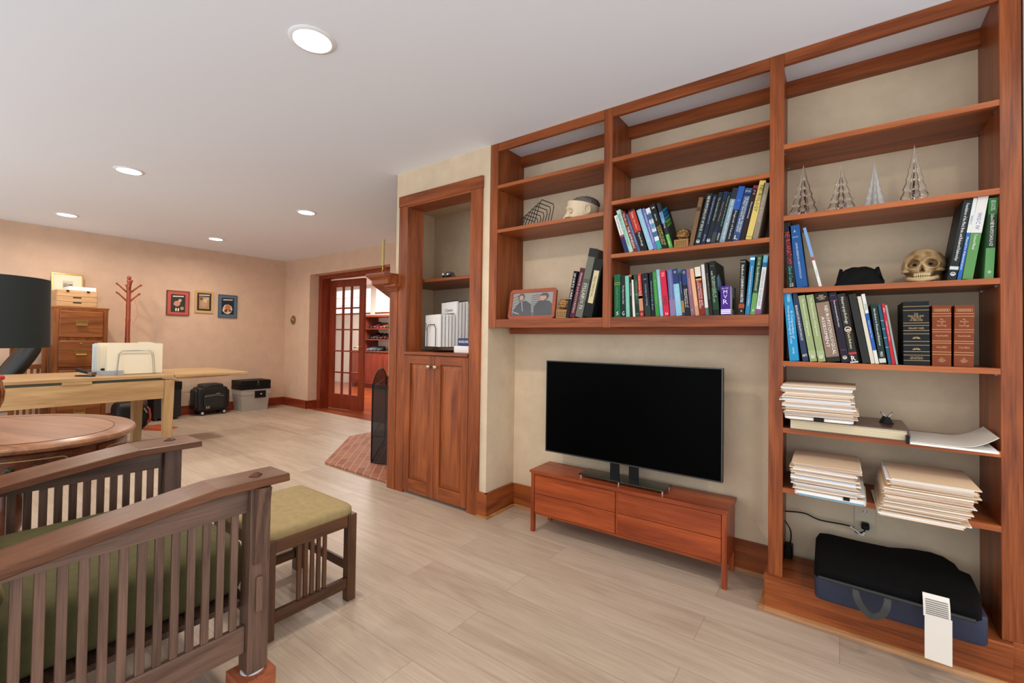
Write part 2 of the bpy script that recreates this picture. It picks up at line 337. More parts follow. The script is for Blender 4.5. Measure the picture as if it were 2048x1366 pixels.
def glassblock():
    m, nt, b = _new('glass_block'); N, L = nt.nodes, nt.links
    tc = N.new('ShaderNodeTexCoord'); wv = N.new('ShaderNodeTexNoise'); wv.inputs['Scale'].default_value = 14; wv.inputs['Distortion'].default_value = 3
    L.new(tc.outputs['Object'], wv.inputs['Vector']); rp = N.new('ShaderNodeValToRGB'); L.new(wv.outputs['Fac'], rp.inputs['Fac'])
    rp.color_ramp.elements[0].color = (.42, .5, .48, 1); rp.color_ramp.elements[0].position = .35; rp.color_ramp.elements[1].color = (1, 1, 1, 1); rp.color_ramp.elements[1].position = .55
    L.new(rp.outputs['Color'], b.inputs['Emission Color']); b.inputs['Emission Strength'].default_value = .98; b.inputs['Roughness'].default_value = .1; return m
GB = glassblock()
block_window('window_1', -10.62, -9.09, 8, 3); block_window('window_2', -8.89, -7.55, 7, 3)
# ------------------------------------------------------------------ built-in bookcase
T = Thing('built_in_bookcase', 'large cherry built-in bookcase spanning the wall above and beside the television', 'bookcase', (-.67, FY, 0))
S1, S2, S3, S4 = (-1.828, -1.768), (-1.035, -.988), (-.250, -.196), (.444, .496)
for (a, b), z0 in ((S1, 1.213), (S2, 1.213), (S3, .146), (S4, .146)):
    T.part('stile', box(a, b, FY, FY+.02, z0, H-.001), cherry('z'), bevel=.0015)
for a, b in ((S1[1], S2[0]), (S2[1], S3[0]), (S3[1], S4[0])):
    T.part('top_rail', box(a+.0005, b-.0005, FY+.001, FY+.021, 2.347, H-.001), cherry('x'), bevel=.001)
    T.part('back_rail', box(a-.02, b+.02, 2.49, BY-.001, 2.335, H-.001), cherry('x'))
for a, b in ((S1[1], S2[0]), (S2[1], S3[0])):
    T.part('bottom_rail', box(a+.0005, b-.0005, FY+.001, FY+.021, 1.215, 1.268), cherry('x'), bevel=.001)
    T.part('shelf', box(a-.01, b+.01, FY+.022, BY-.001, 1.247, 1.267), cherry('x'))
T.part('cleat', box(-1.81, -.25, 2.44, BY-.001, 1.180, 1.2465), cherry('x'))
for x0, x1, z0 in ((S1[0]+.03, S1[1]-.005, 1.215), (S2[0]+.012, S2[1]-.012, 1.215), (S3[0]+.012, S3[1]-.012, .146), (S4[0]+.001, S4[1]-.03, .146)):
    T.part('side_panel', box(x0, x1, FY+.02, BY-.001, z0, H-.001), cherry('z'))
SH = []
def shelf(a, b, z):
    s = T.part('shelf', box(a[1]-.012, b[0]+.012, FY+.0205, BY-.004, z-.02, z), cherry('x'), bevel=.001)
    n = MB().box(a[1]-.0005, b[0]+.0005, FY+.001, FY+.0203, z-.0205, z); n.build('edge_band', wood((134, 66, 30), (186, 104, 54), 'x', .4, name='cherry_edge', spec=.3), s, T.off)
    for xx, d in ((a[1]-.012, .016), (b[0]+.012, -.016)):
        for yy in (FY+.05, BY-.05):
            MB().box(xx, xx+d, yy-.004, yy+.004, z-.027, z-.0205).build('shelf_pin', STEEL, s, T.off)
for z in (2.127, 1.842): shelf(S1, S2, z)
for z in (2.122, 1.890, 1.605): shelf(S2, S3, z)
for z in (1.999, 1.690, 1.378, 1.066, .782, .528): shelf(S3, S4, z)
m = MB().box(-.265, .470, 2.206, BY-.03, .135, .1455).box(-.262, .468, 2.212, 2.236, 0, .135).box(-.262, -.24, 2.2365, BY-.04, 0, .1345).box(.4481, .4679, 2.2365, BY-.02, 0, .1345).box(.4685, .5025, 2.226, 2.238, 0, .1345).box(.4685, .5025, 2.2260, 2.2385, .1346, .150)
T.part('plinth', m, cherry('x'), bevel=.002)
T.part('base_moulding', MB().prism([(2.212, 0), (2.212, .019), (2.206, .018), (2.198, .012), (2.193, .004), (2.193, 0)], -.28, .469, 'x').box(-.281, -.262, 2.194, BY-.04, 0, .017), OAKT)
# ------------------------------------------------------------------ tall built-in cabinet in the chimney breast
T = Thing('built_in_cabinet', 'tall cherry cabinet with two panelled doors below an open niche', 'cabinet', (-2.29, FY, 0))
cz, cx = cherry('z'), cherry('x')
T.part('side_casing', box(-2.703, -2.61, FY-.02, FY, 0, 2.13), cz, bevel=.002); T.part('side_casing', box(-1.977, -1.885, FY-.02, FY, 0, 2.13), cz, bevel=.002)
T.part('head_casing', MB().box(-2.708, -1.88, FY-.022, FY, 2.131, 2.212), cx, bevel=.003)
T.part('jamb', box(-2.619, -2.607, FY-.018, FY+.14, 1.042, 2.13), cz); T.part('jamb', box(-1.980, -1.969, FY-.018, FY+.14, 1.042, 2.13), cz)
T.part('head_lining', box(-2.607, -1.981, FY-.018, FY+.14, 2.119, 2.133), cx)
T.part('ledge', MB().box(-2.609, -1.978, FY-.035, FY-.02, 1.022, 1.042).box(-2.607, -1.981, FY-.02, FY+.14, 1.022, 1.042).box(-2.99, -1.905, FY+.14, 2.855, 1.022, 1.042), cx, bevel=.002)
T.part('niche_shelf', box(-2.995, -1.905, 2.40, 2.855, 1.578, 1.602), cx, bevel=.002)
def pdoor(x0, x1, px0, px1, kx):
    y = FY-.022; z0, z1, p0, p1 = .024, 1.018, .112, .957
    d = T.part('door', MB().box(x0, px0, y, y+.02, z0, z1).box(px1, x1, y, y+.02, z0, z1), cz, bevel=.0015)
    [box(px0+.0002, px1-.0002, y, y+.02, u, v).build('door_rail', cx, d, T.off, bevel=.0015) for u, v in ((z0, p0), (p1, z1))]
    a, b = .006, .034
    m = MB(); e = .001
    o_ = [(px0+e, y+.012, p0+e), (px1-e, y+.012, p0+e), (px1-e, y+.012, p1-e), (px0+e, y+.012, p1-e)]
    i_ = [(px0+b, y+.003, p0+b), (px1-b, y+.003, p0+b), (px1-b, y+.003, p1-b), (px0+b, y+.003, p1-b)]
    vo = [m.bm.verts.new(p) for p in o_]; vi = [m.bm.verts.new(p) for p in i_]; vb = [m.bm.verts.new((p[0], y+.016, p[2])) for p in o_]
    for k in range(4): n = (k+1) % 4; m.bm.faces.new((vo[k], vo[n], vi[n], vi[k])); m.bm.faces.new((vb[k], vb[n], vo[n], vo[k]))
    m.bm.faces.new(vi); m.bm.faces.new(vb[::-1])
    m.build('raised_panel', wood((104, 46, 19), (170, 92, 44), 'z', .35, name='cherry_panel', spec=.35), d, T.off)
    k = MB(); k.lathe([(.006, 0), (.005, .01), (.011, .016), (.016, .024), (.012, .031), (.003, .033)], seg=16)
    bmesh.ops.rotate(k.bm, verts=k.bm.verts, cent=(0, 0, 0), matrix=Matrix.Rotation(PI/2, 3, 'X')); bmesh.ops.translate(k.bm, verts=k.bm.verts, vec=(kx, y, .942))
    k.build('knob', NICKEL, d, T.off, smooth=True)
pdoor(-2.606, -2.2935, -2.549, -2.354, -2.335); pdoor(-2.2915, -1.979, -2.236, -2.034, -2.268)
# ------------------------------------------------------------------ fireplace mantel on the angled face
T = Thing('fireplace_mantel', 'cherry mantel shelf with stepped moulding wrapping the chimney corner', 'mantel', (-2.757, FY, 0))
def mplan(e, x1=-2.70, far=1.45):
    # room corner, out along -y, along -x, then along the angled face
    ex = x1+e*.3; P = [(ex, FY-.021), (ex, 2.079-e), (-2.926-e*.41, 2.079-e)]
    d = far; P += [(-2.926-e*.41-d, 2.079-e+d), (-2.757-.02-d*1.02+.05, FY+.03+d*1.02-.03-.02), (-2.757-.012, FY-.005)]
    return P
def mlayer(m, e0, e1, z0, z1):
    a, b = mplan(e0), mplan(e1); lo = [m.bm.verts.new((*p, z0)) for p in a]; hi = [m.bm.verts.new((*p, z1)) for p in b]; n = len(a)
    m.bm.faces.new(lo[::-1]); m.bm.faces.new(hi)
    for i in range(n): m.bm.faces.new((lo[i], lo[(i+1) % n], hi[(i+1) % n], hi[i]))
m = MB(); mlayer(m, .0, .0, 1.610, 1.626); T.part('mantel_shelf', m, wood((92, 38, 18), (140, 66, 32), 'x', .35, name='mantel_cherry'))
m = MB(); mlayer(m, -.042, -.036, 1.584, 1.592); mlayer(m, -.036, -.012, 1.592, 1.604); mlayer(m, -.012, -.006, 1.604, 1.610); T.part('crown_moulding', m, cherry('x'))
m = MB(); mlayer(m, -.045, -.045, 1.548, 1.584); T.part('frieze', m, cherry('x'))
m = MB().box(-2.788, -2.704, FY-.024, FY-.001, .0005, 1.50).prism([(-2.79, FY-.0235), (-2.7035, FY-.0005), (-2.758, FY-.0005), (-2.93, FY+.172), (-2.952, FY+.15)], .023, 1.50)
T.part('pilaster', m, cherry('z'))
m = MB().box(-2.80, -2.690, FY-.040, FY-.0205, 1.500, 1.512).box(-2.806, -2.680, FY-.055, FY-.0205, 1.512, 1.524).box(-2.802, -2.674, FY-.072, FY-.0205, 1.524, 1.5475); T.part('capital', m, cherry('x'), bevel=.002)
m = MB(); pts = [(-2.838, 2.26), (-3.726, 2.26), (-4.48, 3.014), (-4.48, 3.76), (-4.30, 3.76), (-2.80, 2.262)]
solo('brick_hearth', 'low angled brick hearth laid in front of the corner fireplace', 'hearth', m.prism(pts, .001, .022), brick_mat(), (-3.6, 2.8, 0), bevel=.004)
c = onY(765, 536, 2.30); cxx, cyy = -2.955, 2.30
c = onY(767, 480, cyy); cxx = c.x
T = Thing('candlestick', 'brass candlestick with tall cream candle on the mantel', 'candlestick', (cxx, cyy, 1.6265), world=False)
T.part('stick', MB().lathe([(.030, 0), (.030, .006), (.012, .012), (.008, .02), (.012, .03), (.007, .04), (.006, .05), (.011, .062), (.006, .075), (.008, .085), (.010, .095), (.022, .098), (.022, .101), (.010, .102)], seg=20), BRASS, smooth=True)
T.part('candle', MB().lathe([(.0105, .1025), (.0108, .20), (.0105, .315), (.004, .319)], seg=16), plain((186, 166, 100), .5, name='candle_wax'), smooth=True)
# ------------------------------------------------------------------ fire screen
T = Thing('fire_screen', 'black mesh folding fire screen standing on the brick hearth', 'fire screen', (-3.38, 2.50, .023), rz=-PI/4, world=False)
# local +x runs (1,-1)/sqrt2 ; local +y runs (1,1)/sqrt2 towards the fireplace ; main panel spans x from -0.95 to 0
MS = meshcloth((26, 22, 18), .5, 'fire_mesh')
def arch(x): return .70+.10*math.sin(PI/2*min(1, max(0, min(-x, .95+x)/.95)/.38))
xs = [-.95*i/16 for i in range(17)]
m = MB(); m.tube([(0, 0, .006), (0, 0, arch(0))]+[(x, 0, arch(x)) for x in xs[1:]]+[(-.95, 0, .006)], .006, 8, True); T.part('frame', m, BLACK)
m = MB(); m.prism([(x, arch(x)) for x in xs]+[(-.95, .01), (0, .01)], -.001, .001, 'y'); T.part('mesh_panel', m, MS)
for z in (.24, .67): T.part('crossbar', MB().tube([(0, -.002, z), (-.95, -.002, z)], .004, 6), plain((70, 62, 52), .4, .8))
for x0, s in ((0, .14), (-.95, -.14)):
    m = MB(); m.tube([(x0, .002, .006), (x0+s*.3, .04, .006), (x0+s, .25, .006), (x0+s, .25, .69), (x0+s*.3, .04, .695), (x0, .002, .695)], .005, 6, True); T.part('wing_frame', m, BLACK)
    m = MB(); m.hexa([(x0, .003, .008), (x0+s, .248, .008), (x0+s-.002, .249, .008), (x0-.002, .004, .008), (x0, .003, .692), (x0+s, .248, .688), (x0+s-.002, .249, .688), (x0-.002, .004, .692)]); T.part('wing_mesh', m, MS)
    for z in (.24, .67): T.part('crossbar', MB().tube([(x0, .002, z), (x0+s, .25, z)], .0035, 6), BLACK)
# ------------------------------------------------------------------ television and console
T = Thing('media_console', 'low cherry media console with four plain drawers under the television', 'console', (-.955, 2.255, 0), rz=math.radians(1.35), world=False)
xa, xb, dp = -.535, .535, .225
rd = lambda ax: wood((112, 42, 16), (172, 80, 37), ax, .34, scale=.9, coat=.1, name='console_cherry', spec=.35)
T.part('top', box(xa-.008, xb+.008, -.006, dp+.006, .350, .364), rd('x'), bevel=.002)
for x in (xa, xb-.022):
    T.part('side', box(x, x+.022, .012, dp, .105, .350), rd('z'))
    T.part('leg', box(x, x+.022, 0, .022, 0, .3495), rd('z'), bevel=.001); T.part('leg', box(x, x+.022, dp-.022, dp, 0, .104), rd('z'), bevel=.001)
T.part('top_frame', box(xa+.0225, xb-.0225, .001, .02, .341, .3497), rd('x'))
T.part('bottom', MB().box(xa+.0225, xb-.0225, .012, dp, .106, .118).box(xa+.0225, xb-.0225, .010, .02, .104, .115), rd('x'))
T.part('back', box(xa+.0225, xb-.0225, dp-.008, dp-.001, .119, .349), rd('x'))
T.part('divider', box(-.007, .003, .01, dp-.01, .119, .340), rd('z'))
for a, b in ((xa+.025, -.009), (.005, xb-.025)):
    for z0, z1 in ((.120, .2285), (.2315, .3385)): T.part('drawer', box(a, b, .002, dp-.03, z0, z1), rd('x'), bevel=.0015)
T = Thing('television', 'wide black flat-screen television on the cherry media console', 'television', (-.965, 2.37, .3645), rz=math.radians(.4), world=False)
T.part('housing', MB().box(-.504, .504, 0, .030, .092, .650), plain((12, 12, 12), .4, name='tv_plastic', spec=.2), bevel=.004)
T.part('screen', box(-.497, .497, -.0012, -.0002, .101, .644), plain((2, 2, 2), .35, name='tv_glass', spec=.03))
T.part('bezel', MB().box(-.504, .504, -.002, -.0003, .092, .0985).box(-.504, -.4985, -.002, -.0003, .0985, .650).box(.4985, .504, -.002, -.0003, .0985, .650).box(-.4985, .4985, -.002, -.0003, .646, .650), plain((74, 74, 72), .3, .6, name='bezel_metal'))
for x in (-.082, .028): T.part('stand_post', box(x, x+.052, .010, .022, .012, .12), BLACK)
T.part('stand_glass', box(-.235, .245, -.075, .055, .014, .021), plain((26, 32, 28), .05, name='smoked_glass', coat=1), bevel=.002)
for x, y in ((-.225, -.065), (-.225, .045), (.235, -.065), (.235, .045), (0, -.065)): T.part('stand_foot', MB().lathe([(.006, 0), (.005, .0138)], (x, y, 0), 10), CHROME)
# ------------------------------------------------------------------ ceiling lights, added fill lamps
CANM = plain((240, 240, 240), .5, name='can_trim'); LENS = glow((255, 248, 238), 14, 'can_lens')
cans = [(-1.805, .998, 'recessed ceiling light nearest the bookcase, largest in view'), (-4.41, .998, 'second recessed ceiling light from the camera along the left row'), (-6.62, .998, 'far left recessed ceiling light near the end wall'),
        (-6.57, 2.385, 'recessed ceiling light deep in the room in front of the framed covers'), (-4.355, 2.385, 'recessed ceiling light nearest the candle and fireplace')]
for i, (x, y, lb) in enumerate(cans):
    T = Thing('recessed_light', lb, 'ceiling light', (x, y, H-.0005), group=None, world=False); T.o['group'] = 'recessed ceiling lights'
    T.part('trim_ring', MB().lathe([(.073, -.002), (.076, -.007), (.090, -.005), (.094, -.001), (.094, 0), (.073, 0)], seg=40, caps=False), CANM, smooth=True)
    T.part('lens', MB().lathe([(.001, -.004), (.060, -.0042), (.0725, -.003), (.0725, -.001), (.001, -.001)], seg=40), LENS)
    ld = bpy.data.lights.new('can_lamp', 'AREA'); ld.shape = 'DISK'; ld.size = .14; ld.energy = CAN_W; ld.color = (1, .89, .77); ld.spread = math.radians(165)
    lo = bpy.data.objects.new('can_lamp', ld); COL.objects.link(lo); lo.location = (x, y, H-.012)
for x, y in ((-1.8, -.6), (.7, .998), (.7, -.6), (-4.41, -.6)):  # unseen lamps added out of view, carrying on the can grid without fittings
    ld = bpy.data.lights.new('can_lamp', 'AREA'); ld.shape = 'DISK'; ld.size = .14; ld.energy = CAN_W*NEAR; ld.color = (1, .92, .82); ld.spread = math.radians(165)
    lo = bpy.data.objects.new('can_lamp', ld); COL.objects.link(lo); lo.location = (x, y, H-.012)
ld = bpy.data.lights.new('hall_fill', 'AREA'); ld.shape = 'RECTANGLE'; ld.size = 1.6; ld.size_y = 1.0; ld.energy = HALL_W; ld.color = (1, .95, .88)  # added area light that brightens the hall; no fitting belongs to it
lo = bpy.data.objects.new('hall_fill', ld); COL.objects.link(lo); lo.location = (-7.6, 5.3, H-.02)
wd = bpy.data.worlds.new('sky'); SC.world = wd; wd.use_nodes = True
bg = wd.node_tree.nodes['Background']; bg.inputs[0].default_value = (.86, .93, 1, 1); bg.inputs[1].default_value = WORLD
SC.view_settings.view_transform = 'Standard'; SC.view_settings.look = 'None'; SC.view_settings.gamma = 1; SC.view_settings.exposure = EXPO
SC.cycles.use_denoising = True; SC.cycles.max_bounces = 10; SC.cycles.diffuse_bounces = 5; SC.cycles.transparent_max_bounces = 16; SC.cycles.sample_clamp_indirect = 6
# ------------------------------------------------------------------ books
PAGE = plain((214, 202, 180), .8, name='page_edges', bump=.0)
BK = 2.246
def hexc(h): return tuple(int(h[i:i+2], 16) for i in (0, 2, 4))
def ink(h): return plain(hexc(h), .5, name='ink')
def cov(h): return plain(hexc(h), .5, name='cover', spec=.18)
def book(reg, zs, bl, br, tl, ty, color, label, group, bands=(), text=(), depth=.17, hardy=True, y=None, gap=.0006, name='book', tr=None, by=None):
    """reg: crop origin and scale; spine corners in that crop; zs: height of the shelf"""
    ox, oy, s = reg; yy = BK if y is None else y
    q = onY(ox+(bl+br)/2/s, oy+700/s, yy)
    def xat(px):      # x on the spine plane at the height of the shelf
        lo, hi = oy, oy+1400/s
        for _ in range(30):
            mid = (lo+hi)/2
            if onY(ox+px/s, mid, yy).z > zs: lo = mid
            else: hi = mid
        return onY(ox+px/s, lo, yy).x
    X0, X1 = xat(bl), xat(br); P = onY(ox+tl/s, oy+ty/s, yy)
    th = math.atan2(P.x-X0, P.z-zs); h = math.hypot(P.x-X0, P.z-zs); t = max(.006, (X1-X0)*math.cos(th)-gap)
    if th > 0: base = (X1, yy, zs+.0006); a, b = -t, 0
    else: base = (X0, yy, zs+.0006); a, b = 0, t
    if th > 0: h -= 0
    B = Thing(name, label, 'book', base, ry=th, group=group, world=False)
    e = .0025 if hardy else .0007; k = .003 if hardy else .0004
    m = MB().box(a, a+e, 0, depth, 0, h).box(b-e, b, 0, depth, 0, h).box(a+e, b-e, 0, .003, 0, h)
    C = B.part('cover', m, cov(color), bevel=.0008)
    B.part('page_block', box(a+e+.0003, b-e-.0003, .0034, depth-k-.001, k, h-k), PAGE)
    for z0, z1, c in bands: MB().box(a-.0002, b+.0002, -.0006, .004, z0*h, z1*h).build('spine_band', cov(c), C)
    cx = (a+b)/2
    for it in text:
        z0, z1, tx, c = it[:4]; f = it[4] if len(it) > 4 else .62; sh = it[5] if len(it) > 5 else 0; up = it[6] if len(it) > 6 else 1
        zc = (z0+z1)/2*h
        if up == 1: pl = lambda u, v: (cx+sh*t+v, -.0011, zc-u)
        elif up == -1: pl = lambda u, v: (cx+sh*t-v, -.0011, zc+u)
        else: pl = lambda u, v: (cx+u, -.0011, zc+v)
        if up == 0: lettering(C, tx, ink(c), t*f, (z1-z0)*h, pl, stretch=True)
        else: lettering(C, tx, ink(c), (z1-z0)*h, t*f, pl, stretch=True)
    return B, (a, b, h, depth)
def emblem(B, dims, zf, r, c='e8e8e8', sh=0):
    a, b, h, d = dims; cx = (a+b)/2+sh; m = MB(); m.lathe([(r, -.0004), (r, .0004), (r*.72, .0004), (r*.72, -.0004)], seg=20, caps=False)
    m.box(-r*.45, r*.45, -r*.45, r*.1, -.0004, .0004)
    bmesh.ops.rotate(m.bm, verts=m.bm.verts, cent=(0, 0, 0), matrix=Matrix.Rotation(PI/2, 3, 'X')); bmesh.ops.translate(m.bm, verts=m.bm.verts, vec=(cx, -.0012, zf*h))
    m.build('publisher_mark', ink(c), B.o.children[0])
W = 'f0ece4'
# --- upper middle shelf
R = (1200, 340, 5.689); G = 'books on the upper middle shelf'; Z = 1.605
L = [
 (285, 335, 160, 527, 'e6e6e2', 'thin white book with navy foot at the left end of the upper middle shelf', [(0, .42, '2c3160'), (.42, .47, 'b04a3a')], [(.5, .95, 'Neuropsychological Testing', '6a6a70')]),
 (336, 384, 185, 468, 'a8d0bc', 'pale mint book second from the left on the upper middle shelf', [], [(.15, .9, 'Handbook of Clinical Practice', '5a8a7a')]),
 (386, 429, 243, 488, '7c2a2a', 'dark red book with white lettering, third from the left on the upper middle shelf', [], [(.08, .62, 'THE AMNESIAS', W, .6), (.66, .95, 'Handbook', 'e0b8a8')]),
 (431, 464, 288, 512, '4c5c84', 'thin slate blue book between dark red and black books, upper middle shelf', [], [(.1, .9, 'Cognitive Rehabilitation', 'aab4cc')]),
 (466, 546, 316, 468, '1d1d1f', 'black book with a red upper spine label, upper middle shelf', [(.45, .96, 'b5382a')], [(.5, .74, 'Brain and Behavior', 'f0d8d0', .4), (.78, .93, 'Volume', 'f0d8d0', .4), (.1, .42, 'Psychology', W, .4)]),
 (560, 618, 413, 465, '92bcd4', 'light blue book beside a lavender one, upper middle shelf', [], [(.2, .9, 'Clinical Neuropsychology', 'c8dce8')]),
 (620, 655, 475, 447, '7272b4', 'lavender blue paperback with white lettering, upper middle shelf', [], [(.1, .95, 'Principles of Neural Science', W)]),
 (657, 710, 516, 447, 'd8e2e6', 'white book with blue and purple blotches on its spine, upper middle shelf', [(.72, .86, '4a6a90'), (.5, .62, '7aa2c0'), (.3, .42, '4a6a90'), (0, .2, '3aa094')], [(.4, .95, 'MEMORY', '305070', .5)]),
 (712, 780, 562, 405, '1b1d1c', 'black book with yellow lettering low on its spine, upper middle shelf', [], [(.06, .52, 'COMPULSIVE\nDISORDERS', 'c8b850', .7), (.62, .78, 'edition four', W, .4), (.86, .97, '5', W, .5)]),
]
for bl, br, tl, ty, c, lb, bd, tx in L:
    book(R, Z, bl, br, tl, ty, c, lb, G, bd, tx)
B, d = book(R, Z, 788, 832, 642, 388, '2a2e30', 'dark book with blue and green stripes on its cover, leaning by the brass bookend', G, [(.55, .8, '5a8ab0'), (.0, .3, '4a9a3c')], [(.3, .78, 'Learning', W, .5), (.05, .28, 'Disorders', 'e0f0d0', .5)])
a, b, h, dp = d
for i in range(5):
    z = h*(.5+.085*i); c = ('5aa040', '6ab050', '3a8aa8', '2a78b0', '2c90c8')[i]
    m = MB().hexa([(b, .02, z-.09), (b+.0008, .02, z-.09), (b+.0008, .03, z-.085), (b, .03, z-.085), (b, .11, z+.03), (b+.0008, .11, z+.03), (b+.0008, .125, z+.035), (b, .125, z+.035)]) if False else MB().prism([(.015, z-.012), (.12, z+.035), (.12, z+.050), (.015, z+.003)], b+.0002, b+.0009, 'x')
    m.build('cover_stripe', cov(c), B.o.children[0])
L = [
 (1010, 1058, 1125, 320, '7a5a40', 'worn brown cloth book just right of the brass bookend', [(.72, .8, '5a3c28')], []),
 (1070, 1135, 1215, 282, '1f2c30', 'dark teal book titled on the psychology of space, upper middle shelf', [], [(.28, .95, 'NEUROPSYCHOLOGY OF SPACE', W, .5), (.14, .26, 'SERIES', '9ab0b8', .4)]),
 (1140, 1190, 1285, 290, '23263c', 'dark navy book with thin white title, upper middle shelf', [], [(.42, .95, 'Neuropsychological Consequences of', 'c8c8d8', .4), (.06, .2, 'EDITORS', 'b8b8c8', .35)]),
 (1195, 1247, 1350, 264, '23292b', 'black book with pale green title, upper middle shelf', [], [(.45, .9, 'The Lateralized Brain', 'a8c8a8', .4)]),
 (1250, 1300, 1410, 256, '1e2c52', 'navy book with a striped foot, upper middle shelf', [(.3, .85, '23272c'), (.02, .22, '3c4448')], [(.4, .82, 'Functions of Memory', 'd0a0a0', .35)]),
 (1303, 1348, 1452, 262, '1c2426', 'thin black book with green title, upper middle shelf', [], [(.3, .95, 'Psychology of the Human Brain', '8cc098', .42), (.05, .2, 'PRESS', W, .4)]),
 (1352, 1415, 1510, 218, '8298a4', 'grey blue book with dark top, upper middle shelf', [(.8, 1, '28323a')], [(.05, .78, 'MILD TRAUMATIC BRAIN INJURY', 'e8eef0', .45)]),
 (1420, 1490, 1578, 200, '20242a', 'book with bright blue top and black foot, upper middle shelf', [(.58, 1, '2c57a8')], [(.05, .56, 'Diagnosis of Function', W, .4), (.66, .84, 'THE\nWORLD', 'c8d8f0', .4, 0, 0)]),
 (1495, 1578, 1650, 222, '35507a', 'wide steel blue book with two lines of white title, upper middle shelf', [(.86, .9, '1f3050')], [(.16, .84, 'THE EVALUATION AND TREATMENT\nOF MILD TRAUMATIC BRAIN INJURY', W, .7), (.9, .98, 'EDITORS', W, .7, 0, 0), (.03, .1, 'L', W, .5, 0, 0)]),
 (1582, 1640, 1745, 188, '2c1e22', 'black book with red edges on its spine, upper middle shelf', [(.95, 1, '8a2430')], [(.4, .7, 'Neuroanatomy', W, .4), (.84, .92, '2', 'd08090', .5, 0, 0)]),
 (1650, 1722, 1815, 133, 'd8be6a', 'yellow book with NEUROLOGY in black down its spine', [(.045, .055, '9a8440')], [(.48, .92, 'NEUROLOGY', '2a2418', .55), (.66, .95, 'Fundamentals of', '4a4028', .2, .34)]),
 (1730, 1793, 1866, 158, '8c7f6c', 'tan grey book at the right end of the upper middle shelf', [], [(.3, .8, 'CLINICAL NEUROLOGY', 'c8bca8', .5)]),
]
for bl, br, tl, ty, c, lb, bd, tx in L:
    B, d = book(R, Z, bl, br, tl, ty, c, lb, G, bd, tx)
    if bl in (1070, 1195): emblem(B, d, .07, min(.008, (d[1]-d[0])*.4))
